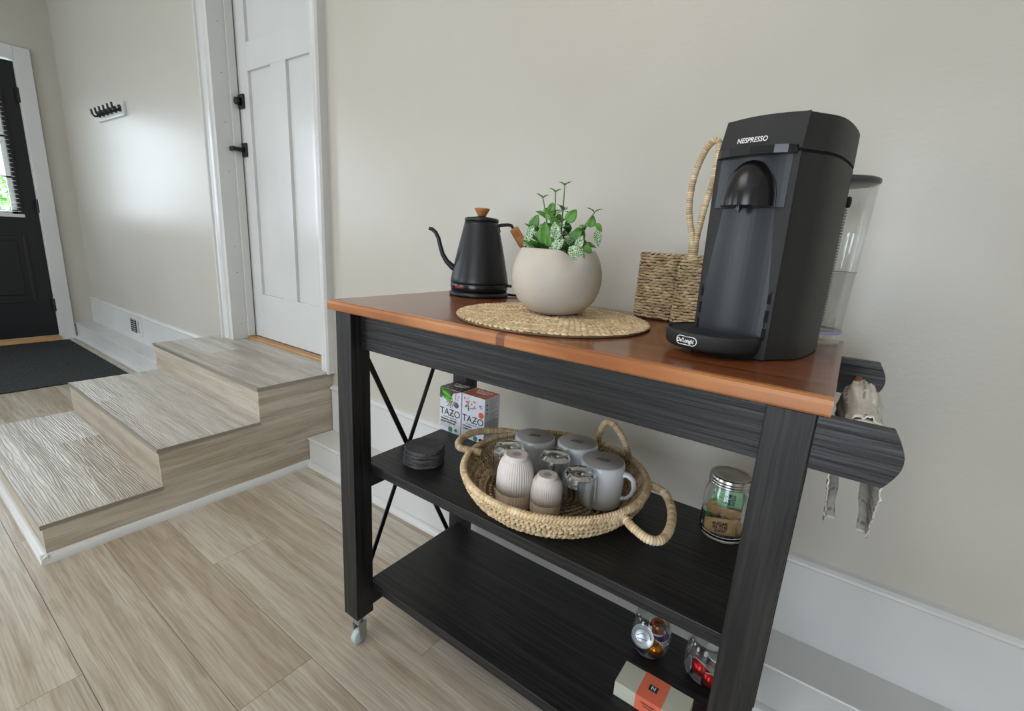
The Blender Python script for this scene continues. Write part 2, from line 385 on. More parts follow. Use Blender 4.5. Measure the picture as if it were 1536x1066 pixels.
# ---- trim on the back wall: tall base band, cap moulding, boxed ledge, quarter round
def base_run(name, x0, x1):
    r = thing(name, None, None, kind='structure')
    part('base_band', box(x0, x1, 1.222, YB, .13, .338), M['trim'], r, bevel=.001)
    cap = [(YB, .336), (1.216, .336), (1.213, .340), (1.214, .346), (1.221, .352), (YB, .356)]
    part('cap_moulding', prism_x(cap, x0, x1), M['trim'], r)
    part('ledge_face', box(x0, x1, 1.100, 1.222, 0, .124), M['trim'], r)
    part('ledge_top', box(x0, x1, 1.092, 1.224, .124, .136), M['trim'], r, bevel=.003)
    q = [(1.100, 0)]+[(1.100-.020*math.cos(a), .024*math.sin(a)) for a in [PI/2*i/6 for i in range(7)]]
    part('quarter_round', prism_x(q, x0, x1), M['trim'], r)
    return r
base_run('baseboard_back', -1.86, XR)
base_run('baseboard_hall', XL, -2.955)

# ---- white door frame and door
TZ3 = .413
cas = thing('trim_1', None, None, kind='structure')
def casing(xo, xi):  # outer, inner
    s = 1 if xi > xo else -1; w = abs(xi-xo)
    pr = [(0, 0), (0, -.034), (.006, -.042), (.013, -.040), (.017, -.030), (.024, -.026), (.050, -.022), (.056, -.027), (.063, -.027), (.068, -.020), (w-.004, -.016), (w, -.010), (w, 0)]
    return [(xo+s*a, YB+b) for a, b in pr]
p = casing(-2.872, -2.787)
part('casing', MB().prism(p, DZ0+.001, DZ1+.08, smooth=False), M['trim'], cas)
p = casing(-1.84, -1.925)
part('casing', MB().prism(p, DZ0+.001, DZ1+.08), M['trim'], cas)
part('casing_head', box(-2.787, -1.925, 1.21, YB, DZ1, DZ1+.085), M['trim'], cas)
jm = part('jamb', box(-2.800, -2.787+.002, 1.219, 1.345, DZ0+.001, DZ1), M['trim'], cas, bevel=.001)
part('door_stop', box(-2.786, -2.772, 1.300, 1.338, DZ0+.014, DZ1), M['trim'], cas, bevel=.002)
part('jamb', box(-1.927, -1.912, 1.219, 1.345, DZ0+.001, DZ1), M['trim'], cas)
for z in (.50, .79, .93, 1.32, 1.56, 1.79, 2.02):
    d = MB().prism([(.0025*math.cos(t*PI/4), .0025*math.sin(t*PI/4)) for t in range(8)], 0, .0006)
    d2 = MB().add([(-2.7848+p_[2], 1.268+p_[0], z+p_[1]) for p_ in d.v], d.f)
    part('screw', d2, M['gap'], jm)
part('landing_strip', box(DX0, DX1, YB, YB+.11, TZ3-.012, TZ3), M['tread'], cas)
part('threshold', box(-2.786, -1.928, 1.300, 1.345, DZ0, DZ0+.012), M['thresh'], cas, bevel=.003, label='raw wood threshold strip')
d2 = thing('door_2', None, None, (-2.36, 1.345, DZ0), kind='structure')
ZD0, ZD1 = DZ0+.014, 2.44
cols = [(-2.784, -2.678), (-2.458, -2.325), (-2.105, -1.930)]
lf = MB()
for a, b in ((cols[0][0], cols[0][1]), (cols[2][0], cols[2][1])): lf.box(a, b, 1.345, 1.385, ZD0, ZD1)
lf.box(-2.678, -2.105, 1.345, 1.385, ZD0, .675).box(-2.678, -2.105, 1.345, 1.385, 1.805, 1.935).box(-2.678, -2.105, 1.345, 1.385, 2.31, ZD1).box(-2.458, -2.325, 1.345, 1.385, .675, 1.805)
part('door_leaf', lf, M['trim'], d2, world=True, bevel=.0015)
for a, b, z0, z1 in ((-2.678, -2.458, .675, 1.805), (-2.325, -2.105, .675, 1.805), (-2.678, -2.105, 1.935, 2.31)):
    part('panel', box(a, b, 1.360, 1.378, z0, z1), M['trim'], d2, world=True)
dbl = part('deadbolt', box(-2.782, -2.722, 1.333, 1.345, 1.635, 1.705), M['metalblk'], d2, world=True, bevel=.003)
k = MB().lathe([(0, 0), (.019, 0), (.018, .022), (.016, .024), (0, .024)], seg=20)
part('thumb_turn', MB().add([(-2.752+a, 1.333-c_, 1.670+b) for a, b, c_ in k.v], k.f, True), M['metalblk'], dbl, world=True)
lv = part('lever_handle', MB().box(-2.784, -2.726, 1.335, 1.345, 1.400, 1.470), M['metalblk'], d2, world=True, bevel=.003)
part('lever', MB().box(-2.766, -2.746, 1.285, 1.335, 1.425, 1.445).box(-2.872, -2.744, 1.278, 1.292, 1.424, 1.446), M['metalblk'], lv, world=True, bevel=.004)

# ---- black entry door with glazed upper half
d1 = thing('door_1', None, None, (XL, .525, 0), kind='structure')
dx = -5.462
gy0, gy1, gz0, gz1 = .20, .87, 1.03, 1.93
lf = MB().box(dx-.045, dx, .055, gy0, .036, 2.155).box(dx-.045, dx, gy1, .985, .04, 2.15).box(dx-.045, dx, gy0, gy1, .04, gz0).box(dx-.045, dx, gy0, gy1, gz1, 2.15)
part('door_leaf', lf, M['doorblk'], d1, world=True)
for a, b in ((.16, .47), (.58, .89)):
    fr = MB().box(dx, dx+.008, a, a+.022, .33, .885).box(dx, dx+.008, b-.022, b, .33, .885).box(dx, dx+.008, a+.022, b-.022, .33, .352).box(dx, dx+.008, a+.022, b-.022, .863, .885)
    pn = part('panel', fr, M['doorblk'], d1, world=True, bevel=.004)
    part('raised_field', box(dx, dx+.010, a+.06, b-.06, .39, .825), M['doorblk'], pn, world=True, bevel=.008)
fr = MB().box(dx, dx+.012, gy0-.03, gy0, gz0, gz1+.03).box(dx, dx+.012, gy1, gy1+.03, gz0, gz1+.03).box(dx, dx+.012, gy0, gy1, gz1, gz1+.03)
part('glazing_frame', fr, M['doorblk'], d1, world=True, bevel=.003)
part('window_pane', box(dx-.03, dx-.026, gy0, gy1, gz0, gz1), M['pane'], d1, world=True)
gb = MB().box(dx-.034, dx-.020, gy0, gy1, 1.30, 1.315).box(dx-.034, dx-.020, gy0, gy1, 1.60, 1.615).box(dx-.034, dx-.02, .53, .545, gz0, gz1)
gb.box(dx-.034, dx-.020, gy1-.03, gy1, gz0, gz1).box(dx-.034, dx-.020, gy0, gy1, gz0, gz0+.03)
part('glazing_bar', gb, M['white'], d1, world=True)
part('blind_sill', box(dx, dx+.03, gy0-.03, gy1+.03, 1.005, 1.030), M['trim'], d1, world=True, bevel=.003, label='white bottom rail of the blind')
sm_ = box(0, .028, gy0-.01, gy1+.012, 0, .0022)
slat = part('blind_slat', MB().add([(dx+.004+p[0], p[1], 1.05+p[2]-p[0]*.12) for p in sm_.v], sm_.f), M['white'], d1, world=True)
for k in range(1, 27):
    o = bpy.data.objects.new('blind_slat', slat.data); C.objects.link(o); o.parent = d1; o.location = (0, 0, .033*k)
for z in (.30, 1.10, 1.915):
    h = MB().box(XL-.006, XL+.008, .968, .984, z-.05, z+.05); h.tube([(XL+.008, .984, z-.052), (XL+.008, .984, z+.052)], .007, 8)
    part('hinge', h, M['metalblk'], d1, world=True)
cs = thing('trim_2', None, None, kind='structure')
part('casing', box(XL, XL+.022, .99, 1.085, 0, 2.255), M['trim'], cs, bevel=.003)
part('casing', box(XL, XL+.022, -.035, .06, 0, 2.255), M['trim'], cs, bevel=.003)
part('casing_head', box(XL, XL+.022, .06, .99, 2.16, 2.255), M['trim'], cs, bevel=.003)
part('jamb', box(XL-.10, XL+.004, .985, .992, .03, 2.16), M['trim'], cs)
part('threshold', box(XL-.12, XL+.03, .06, .99, 0, .034), M['thresh'], cs, bevel=.004, label='raw wood door threshold')

# ---- outside: lawn and shrubs seen through the door glass
gm = mat('lawn', (96, 130, 70), .9, rgb2=(120, 150, 88), nscale=3)
struct('ground_outside', box(-16, XL-.16, -8, 8, -.4, -.35), gm)
hg = mat('shrub_leaf', (70, 128, 52), .7, rgb2=(140, 190, 96), nscale=9)
for i, (sx_, sy_, sr) in enumerate(((-9.4, .9, 1.15), (-9.8, 3.3, 1.0))):
    mb = MB(); rr = random.Random(5+i)
    for k in range(1500):
        u = rr.uniform(0, 2*PI); v = math.acos(rr.uniform(-.4, 1)); q = sr*rr.uniform(.75, 1.05)
        c = Vector((sx_+q*math.sin(v)*math.cos(u), sy_+q*math.sin(v)*math.sin(u), .35+q*math.cos(v)*1.1))
        a = Vector((rr.uniform(-1, 1), rr.uniform(-1, 1), rr.uniform(-1, 1))).normalized(); b = a.orthogonal().normalized()
        mb.add([c-a*.07, c+b*.035, c+a*.07, c-b*.035], [(0, 1, 2, 3)])
    mb.lathe([(0, 0), (.06, 0), (.05, .7), (0, .72)], (sx_, sy_, -.35), 8)
    part('shrub', mb, hg, None, label=('leafy green shrub outside, seen through the black door glass', 'shrub farther right outside the black entry door')[i], cat='shrub')

# ================================================================== STAIRS
st = thing('staircase', 'three-step greige wood-look staircase leading up to the white door', 'stairs', (-2.4, .6, 0))
SX0, SX1 = -2.95, -1.864
TZ = (.125, .268, .413); SY = (.222, .537, .892)
prof = [(SY[0], 0), (SY[0], TZ[0]-.012), (SY[1], TZ[0]-.012), (SY[1], TZ[1]-.012), (SY[2], TZ[1]-.012), (SY[2], TZ[2]-.012), (YB, TZ[2]-.012), (YB, 0)]
part('side_panel', prism_x(prof, SX1-.012, SX1), M['side'], st, world=True)
part('side_panel', prism_x(prof, SX0, SX0+.012), M['side'], st, world=True)
zz = (0,)+TZ
for i in range(3):
    part('riser', box(SX0+.012, SX1-.012, SY[i], SY[i]+.012, zz[i] if i else 0, TZ[i]-.012), M['riser'], st, world=True)
    y0 = SY[i]-.005; y1 = (SY[i+1], SY[i+1] if i < 2 else YB, YB)[0 if i < 2 else 2] if i < 2 else YB
    base = part('tread', box(SX0+.001, SX1-.001, SY[i]+.001, y1, TZ[i]-.012, TZ[i]-.006), M['subfloor'], st, world=True)
    yy = [y0+.004, y0+.004+W_, y1] if i != 2 else [y0+.004, y0+.08, y0+.08+W_, y1]
    for j in range(len(yy)-1):
        js = random.uniform(SX0+.3, SX1-.3) if (i+j) % 2 else None
        xs = [SX0, js, SX1+.001] if js else [SX0, SX1+.001]
        for q in range(len(xs)-1):
            part('plank', box(xs[q]+.0004, xs[q+1]-.0004, yy[j]+.0004, yy[j+1]-.0004, TZ[i]-.006, TZ[i]), M['tread'], base, world=True)
    part('nosing', box(SX0-.002, SX1+.0046, y0, y0+.0045, TZ[i]-.014, TZ[i]+.001), M['nosing'], st, world=True, label='dark metal nosing strip')
    part('side_edging', box(SX1, SX1+.004, y0+.0046, y1, TZ[i]-.013, TZ[i]+.0005), M['nosing'], st, world=True, label='grey brown edge strip')
q = [(0, 0)]+[(.018*math.cos(a), .028*math.sin(a)) for a in [PI/2*i/5 for i in range(6)]]
mb = MB(); t = MB().prism([(SX1+a, b) for a, b in q], SY[0]-.016, 1.10); mb.add([(p[0], p[2], p[1]) for p in t.v], t.f)
part('base_trim', mb, M['trim'], st, world=True, label='white quarter round')
t = MB().prism([(SY[0]-a, b) for a, b in q], SX0, SX1+.016); part('base_trim', MB().add([(p[2], p[0], p[1]) for p in t.v], t.f), M['trim'], st, world=True, label='white quarter round')

# ---- door mat
dm = box(-5.36, -3.93, -.05, 1.025, .0005, .011)
part('door_mat', dm, M['mat'], None, bevel=.004, label='large charcoal ribbed mat in front of the black door', cat='mat')
# ---- vent register
vr = thing('vent_register', 'small white wall vent register above the hall ledge', 'vent', (-4.375, 1.222, .257))
part('plate', box(-4.51, -4.24, 1.216, 1.222, .185, .33), M['trim'], vr, world=True, bevel=.003)
part('recess', box(-4.452, -4.335, 1.2145, 1.2165, .205, .305), M['gap'], vr, world=True)
for k in range(6):
    z = .213+k*.0168; part('louver', box(-4.440, -4.345, 1.2125, 1.2155, z, z+.006), M['grey'], vr, world=True)
part('damper_lever', box(-4.31, -4.28, 1.212, 1.217, .21, .30), M['grey'], vr, world=True)
# ---- hook rack
hr = thing('hook_rack', 'white wall rack with a row of black double hooks', 'coat rack', (-4.31, YB, 1.74))
part('backboard', box(-4.575, -4.05, YB-.018, YB, 1.700, 1.785), M['trim'], hr, world=True, bevel=.002)
hk = MB()
hk.tube([(0, 0, .01), (0, -.02, -.015), (0, -.034, -.018), (0, -.046, -.004), (0, -.050, .026)], .0065, 8)
hk.tube([(0, -.004, -.02), (0, -.012, .02)], .009, 8, flat=.4)
hmesh = None
for k in range(6):
    x = -4.50+k*.083
    if hmesh is None:
        o = part('hook', hk, M['metalblk'], hr); hmesh = o.data
    else:
        o = bpy.data.objects.new('hook', hmesh); C.objects.link(o); o.parent = hr
    o.location = (x+4.31, -.018, .002)

# ================================================================== THE CART
TT = .9006
cart = thing('coffee_cart', 'rolling black wooden cart with an orange-brown worktop and two open shelves', 'cart', (-.46, .84, 0))
def P(name, mb, m, parent, **k): return part(name, mb, m, parent, world=True, **k)
LEGX = ((-.906, -.854), (-.056, -.004)); LEGY = ((.611, .661), (.998, .048+1.0))
for a, b in LEGX:
    for c, d in LEGY: P('leg', box(a, b, c, d, .094, .878), M['blackv'], cart, bevel=.0015)
P('apron', box(-.854, -.056, .638, .658, .797, .878), M['black'], cart, bevel=.001)
P('apron', box(-.854, -.056, 1.004, 1.024, .797, .878), M['black'], cart, bevel=.001)
mby = mat('black_stained_wood_side', (20, 20, 21), .42, rgb2=(44, 44, 46), nscale=150, stretch=(1, .035, 1), detail=6, bump=.4, bscale=45, bstretch=(1, .05, 1), lo=.4, hi=.7)
for x0, x1 in ((-.884, -.864), (-.046, -.026)): P('apron', box(x0, x1, .661, .998, .797, .878), mby, cart, bevel=.001)
sh = P('shelf', box(-.888, -.030, .662, .997, .484, .508), M['black'], cart, bevel=.0015)
sh2 = P('shelf', box(-.872, -.038, .662, .998, .154, .178), M['black'], cart, bevel=.0015)
for z0, z1 in ((.449, .484), (.112, .154)):
    for x0, x1 in ((-.876, -.857), (-.053, -.034)): P('side_rail', box(x0, x1, .661, .998, z0, z1), mby, cart, bevel=.001)
for x in (-.894, -.014):
    P('cross_brace', MB().bar((x, .664, .800), (x, .992, .125), .013, .003, Vector((0, 1, .5)).normalized()), M['metalblk'], cart)
    P('cross_brace', MB().bar((x-.0035, .955, .800), (x-.0035, .662, .150), .013, .003, Vector((0, 1, -.5)).normalized()), M['metalblk'], cart)
# worktop with a front edge glued up from staves
wt = P('worktop', box(-.925, .008, .618, 1.080, .8785, TT), M['oak'], cart, bevel=.0015)
def edge(x0, x1, m):
    pr = [(.6185, .8785), (.608, .8785), (.6055, .8795), (.604, .882), (.604, .8935), (.6055, .8985), (.610, TT), (.6185, TT)]
    P('edge_stave', prism_x(list(reversed(pr)), x0, x1), m, wt)
edge(-.925, -.457, M['oakedge']); edge(-.457, -.4395, M['oakdark']); edge(-.4395, .008, M['oakedge'])
# towel arms with rounded ends and a dowel
def arm(y0, y1):
    a = [(-.003, .8135), (.066, .8135)]
    a += [(.066+.0125*math.sin(PI*t/10), .8135+.0635*t/10) for t in range(1, 10)]+[(.066, .877), (-.003, .877)]
    return prism_y(a, y0, y1)
P('towel_arm', arm(.611, .627), M['black'], cart, bevel=.0012)
P('towel_arm', arm(1.024, 1.046), M['black'], cart, bevel=.0012)
P('towel_dowel', MB().tube([(.040, .627, .842), (.040, 1.024, .842)], .0085, 16), M['oakedge'], cart, label='round orange-brown wooden dowel')
for a, b in LEGX:
    for c, d in LEGY:
        x, y = (a+b)/2, (c+d)/2
        plate = P('caster', MB().box(x-.018, x+.018, y-.018, y+.018, .090, .094).tube([(x, y, .066), (x, y, .092)], .009, 12), M['zinc'], cart, label='zinc swivel caster')
        fk = MB().box(x-.013, x+.013, y-.013, y+.013, .064, .068)
        for s_ in (-1, 1):
            fk.prism([(y-.012, .067), (y+.012, .067), (y+.013, .030), (y+.002, .016), (y-.006, .022)], 0, .0018) if False else None
            q = prism_x([(y-.013, .067), (y-.007, .020), (y+.003, .014), (y+.010, .022), (y+.013, .067)], x+s_*.0125-.001, x+s_*.0125+.001)
            fk.add(q.v, q.f)
        P('fork', fk, M['zinc'], plate, bevel=.0005)
        wh = MB().lathe([(0, -.009), (.018, -.009), (.021, -.006), (.021, .006), (.018, .009), (0, .009)], seg=24)
        P('wheel', MB().add([(x+p[2], y-.002+p[0], .021+p[1]) for p in wh.v], wh.f, True), M['teal'], plate, label='pale clear plastic wheel')

# ================================================================== WEAVE HELPERS
def rtint(r, base=1.0, amp=.22):
    t = base*(1+r.uniform(-amp, amp)); return (min(1.6, t*r.uniform(.96, 1.06)), t, t*r.uniform(.88, 1.02))
def wrapped(path, r, step=.0045, seg=10, amp=.13, rr=None, base=1.0):
    """cord-wrapped rope along a smooth path"""
    rr = rr or random.Random(3); pts = [Vector(p) for p in path]; sm_ = []
    for i in range(len(pts)-1):
        p0 = pts[max(i-1, 0)]; p1 = pts[i]; p2 = pts[i+1]; p3 = pts[min(i+2, len(pts)-1)]
        for k in range(12):
            t = k/12; sm_.append(.5*((2*p1)+(-p0+p2)*t+(2*p0-5*p1+4*p2-p3)*t*t+(-p0+3*p1-3*p2+p3)*t**3))
    sm_.append(pts[-1]); d = [0]
    for i in range(1, len(sm_)): d.append(d[-1]+(sm_[i]-sm_[i-1]).length)
    tot = d[-1]; n = max(4, int(tot/step)); out = []; rad = []; ti = []; j = 0
    for i in range(n):
        tb = rtint(rr, base)
        for q in range(4):
            s = (i+q/4)/n*tot
            while j < len(d)-2 and d[j+1] < s: j += 1
            f = (s-d[j])/max(1e-9, d[j+1]-d[j]); out.append(sm_[j].lerp(sm_[j+1], f))
            rad.append(r*(1+amp*math.sin(PI*(q+.3)/4)-amp*.6*(q == 0))*rr.uniform(.96, 1.04)); ti.append(tuple(c*(.6 if q == 0 else 1) for c in tb))
    return MB().tube(out, rad, seg, tints=ti)

# ---- round seagrass placemat
rr = random.Random(11)
MC = Vector((-.4746, .810)); mr_ = .193
mm = MB().lathe([(0, 0), (mr_-.004, 0), (mr_-.002, .003), (mr_-.006, .0052), (0, .0055)], (MC.x, MC.y, TT+.0004), 72)
mm.tint = [(.28, .25, .22)]*len(mm.v)
nr = 17
for k in range(nr):
    R_ = .012+(mr_-.016)*(k+.5)/nr; n = max(8, int(2*PI*R_/.0115)); wv = (mr_-.012)/nr
    for i in range(n):
        for s_ in (-1, 1):
            a = 2*PI*(i+.25*s_+rr.uniform(-.1, .1))/n; c = Vector((MC.x+(R_+s_*wv*.22)*math.cos(a), MC.y+(R_+s_*wv*.22)*math.sin(a), TT+.0045+rr.uniform(0, .0008)))
            tg = Vector((-math.sin(a), math.cos(a), 0)); rd = Vector((math.cos(a), math.sin(a), 0))
            mm.grain(c, tg+rd*s_*.55, (0, 0, 1), .0135, wv*.72, .0030, rtint(rr, 1.02))
part('placemat', mm, M['grass'], None, label='round braided seagrass placemat under the potted plant', cat='placemat')

# ---- plant pot
pot = thing('potted_plant', 'green white-veined leafy plant in a round pale concrete pot', 'plant', (-.488, .839, TT+.0092))
Z0 = TT+.0092
pp = [(0, 0), (.040, 0), (.046, .0015), (.060, .0085), (.0775, .0260), (.0870, .046), (.0905, .068), (.0895, .088), (.0855, .103), (.0795, .117), (.0745, .1255), (.0728, .1275), (.0705, .127), (.0715, .120), (.078, .105), (.083, .07), (.07, .02), (0, .015)]
def notch(r, z, t, i):
    if 8 <= i <= 14:
        d = (t-5.62+PI) % (2*PI)-PI
        z -= .012*math.exp(-(d/.22)**2)*min(1, max(0, (z-.09)/.03))
    return r, z
P('pot', MB().lathe(pp, (-.488, .839, Z0), 72, fn=notch), M['pot'], pot)
P('soil', MB().lathe([(0, .114), (.04, .116), (.0765, .1125)], (-.488, .839, Z0), 40), M['soil'], pot)
vd = Vector((-.503, .864, 0)); tr = Vector((.864, .503, 0)); PC = Vector((-.488, .839, 0))
def pl(X, Z, D=0): return PC+tr*X+vd*D+Vector((0, 0, Z))
def leaf(base, dirv, nrm, L, Wd, m, droop=.3, rr=None, tint=None):
    base = Vector(base); d = Vector(dirv).normalized(); n = Vector(nrm); n = (n-d*n.dot(d)).normalized(); s = d.cross(n)
    mb = MB(); v = []; K = 7
    for i in range(K+1):
        t = i/K; w_ = Wd/2*(math.sin(PI*t**.8))**.75 if 0 < t < 1 else .0003
        c = base+d*L*t-n*droop*L*t*t
        for j in (-1, -.5, 0, .5, 1): v.append(c+s*w_*j+n*(abs(j)*w_*.28)+n*.0006*math.sin(i*2+j*3))
    f = [(i*5+j, i*5+j+1, (i+1)*5+j+1, (i+1)*5+j) for i in range(K) for j in range(4)]
    mb.add(v, f, True); o = part('leaf', mb, m, pot, world=True, subsolid=.0006, label='white-veined leaf' if m is M['leafv'] else None)
    return o
rr = random.Random(23)
stems = [((.002, .02), (.0017, 1.158), 0), ((-.012, -.01), (-.0153, 1.1456), .01), ((-.022, 0), (-.0392, 1.133), .005), ((.03, 0), (.063, 1.110), -.01), ((.014, 0), (.0363, 1.060), -.03), ((-.03, -.02), (-.060, 1.075), -.02), ((.004, -.02), (.0183, 1.105), .02), ((-.008, -.02), (-.022, 1.100), -.025)]
for (x0, d0), (x1, z1), d1_ in stems:
    pts = [pl(x0+(x1-x0)*t*t, Z0+.112+(z1-Z0-.112)*t, d0+(d1_-d0)*t) for t in [i/6 for i in range(7)]]
    P('stem', MB().tube(pts, [.0022-.0011*i/6 for i in range(7)], 6), M['stem'], pot)
    n = 3
    for i in range(n):
        t = .45+.5*i/n; c = pts[min(6, int(t*6))]; a0 = rr.uniform(0, PI)+i*1.4
        for s_ in (0, PI):
            a = a0+s_; dv = Vector((math.cos(a), math.sin(a), rr.uniform(.2, .9)))
            leaf(c, dv, Vector((0, 0, 1))-vd*.6, rr.uniform(.020, .030)*(1.05-.3*i/n), rr.uniform(.014, .020)*(1.05-.3*i/n), M['leafv'] if rr.random() < .35 else M['leaf'], rr.uniform(.1, .5))
    for s_ in (-1, 1): leaf(pts[-1], tr*s_*.7+vd*rr.uniform(-.6, .6)+Vector((0, 0, 1)), Vector((0, 0, 1))-vd*.4, rr.uniform(.010, .015), .0050, M['leaf'], .5)
G, V_ = M['leaf'], M['leafv']
toCam = -vd+Vector((0, 0, .35))
for X, Z, D, dX, dZ, L, Wd, m in (
    (-.028, 1.044, -.045, -.05, 1, .038, .024, G), (-.006, 1.050, -.05, -.15, 1, .034, .019, V_), (-.052, 1.080, -.02, -.45, -1, .040, .014, V_),
    (-.058, 1.070, 0, .3, .8, .030, .018, G), (-.045, 1.086, .01, -.6, -.9, .030, .017, G), (.018, 1.043, -.062, 1, -.75, .034, .023, V_),
    (.069, 1.078, -.02, .25, -1, .028, .014, V_), (.066, 1.090, -.02, .6, -.6, .018, .010, G), (.057, 1.082, -.01, .2, 1, .020, .015, G), (.050, 1.080, 0, -.9, -.2, .022, .010, G),
    (.012, 1.088, -.02, .5, .9, .026, .019, G), (-.021, 1.107, -.01, .1, 1, .016, .014, G), (-.012, 1.036, -.06, .7, .8, .026, .017, V_), (.033, 1.038, -.05, .35, 1, .026, .014, V_),
    (.045, 1.046, -.05, .6, -.3, .018, .013, G), (-.018, 1.040, -.055, -.2, 1, .022, .014, G), (.020, 1.054, -.035, .5, .5, .026, .020, G), (.036, 1.052, -.02, .3, .9, .024, .016, G),
    (-.006, 1.085, .0, -.7, .5, .020, .014, G), (.018, 1.070, .02, -.3, .9, .022, .013, G), (.026, 1.074, -.02, .7, -.5, .018, .011, G), (-.032, 1.095, 0, .6, .4, .018, .013, G),
    (-.012, 1.1015, .02, .8, -.2, .016, .011, G), (.036, 1.040, .0, -.4, .8, .026, .014, G)):
    leaf(pl(X, Z, D), tr*dX+Vector((0, 0, dZ))-vd*.15, toCam, L*1.12, Wd*1.15, m, rr.uniform(.05, .3))
for k in range(22):   # fuller foliage low in the pot
    a_ = rr.uniform(0, 2*PI); r_ = rr.uniform(.012, .055)
    leaf(pl(r_*math.cos(a_), Z0+.116+rr.uniform(0, .022), r_*math.sin(a_)*.9), Vector((math.cos(a_)*.9, math.sin(a_)*.9, rr.uniform(.3, 1.1))), Vector((0, 0, 1))-vd*.5, rr.uniform(.022, .032), rr.uniform(.015, .021), M['leafv'] if k % 4 == 0 else M['leaf'], rr.uniform(.1, .5))

# ---- gooseneck kettle
kt = thing('electric_kettle', 'matte black gooseneck kettle with cork-coloured knob and grip', 'kettle', (-.81, .985, TT), math.radians(39.43))
def K(name, mb, m, p=None, **k): return part(name, mb, m, p or kt, **k)
base_ = K('power_base', MB().lathe([(0, .0005), (.077, .0005), (.0795, .003), (.079, .008), (.0745, .0125), (.071, .0135), (0, .0135)], seg=56), M['matte'])
K('base_ring', MB().lathe([(.070, .013), (.0745, .0145), (.0765, .020), (.0768, .031), (.0755, .0335), (.07, .034)], seg=56), M['gloss'], label='glossy black lower ring')
K('kettle_body', MB().lathe([(.070, .033), (.0760, .0342), (.0768, .037), (.0755, .046), (.0725, .060), (.068, .082), (.0635, .104), (.0585, .126), (.0535, .147), (.049, .166), (.0455, .182), (.0438, .190), (.040, .1905), (0, .19)], seg=64), M['matte'])
ld = K('lid', MB().lathe([(0, .190), (.0425, .1905), (.0445, .193), (.044, .1975), (.040, .2005), (.02, .203), (.010, .2045), (.0085, .206), (0, .206)], seg=56), M['matte'])
K('lid_knob', MB().lathe([(0, .203), (.0085, .2035), (.0105, .206), (.0195, .2215), (.0195, .2235), (.018, .2245), (0, .2245)], seg=32), M['cork'], ld, label='cork-coloured tapered knob')
sp = [(-.062, 0, .066), (-.0718, 0, .0709), (-.0883, 0, .0859), (-.0992, 0, .1034), (-.1060, 0, .1255), (-.1105, 0, .1431), (-.1185, 0, .158), (-.127, 0, .165), (-.136, 0, .1665)]
K('spout', MB().tube(sp, [.0095, .0085, .0068, .006, .0056, .0053, .005, .0048, .0043], 14), M['matte'])
hb = MB().tube([(.040, 0, .181), (.050, 0, .185), (.068, 0, .1875), (.078, 0, .186), (.083, 0, .179), (.085, 0, .172)], .0055, 10, flat=.55)
hb.tube([(.036, 0, .174), (.044, 0, .160), (.0475, 0, .168), (.043, 0, .184)], .0035, 8)
h = K('handle', hb, M['matte'])
X_ = Vector((.6, 0, -.8)); 
gr = MB().obox((.0985, 0, .158), Vector((.82, 0, .57)).normalized(), Vector((0, 1, 0)), Vector((.57, 0, -.82)).normalized(), .0115, .010, .0265)
K('grip', gr, M['cork'], h, bevel=.004, seg=3, label='cork-coloured grip')
K('grip_end', MB().tube([(.110, 0, .140), (.1155, 0, .131), (.117, 0, .124)], .0075, 10), M['matte'], h)
a = math.radians(-133)
sw = MB(); 
for i in range(7):
    t = a+math.radians(-9+3*i); sw.v += [(.0773*math.cos(t), .0773*math.sin(t), .0225), (.0773*math.cos(t), .0773*math.sin(t), .0265)]
sw.f = [(2*i, 2*i+2, 2*i+3, 2*i+1) for i in range(6)]; sw.sm = [True]*6; sw.mi = [0]*6; sw.tint = [1.0]*14
K('power_switch', sw, M['red'], subsolid=.0006, label='red power switch')
K('power_lever', MB().tube([(.070, -.02, .032), (.086, -.022, .030)], .004, 8), M['matte'])
K('cord', MB().tube([(.074, 0, .006), (.095, .002, .004), (.125, .02, .0035), (.15, .055, .0035), (.165, .075, .0035)], .0032, 8), M['metalblk'], base_)

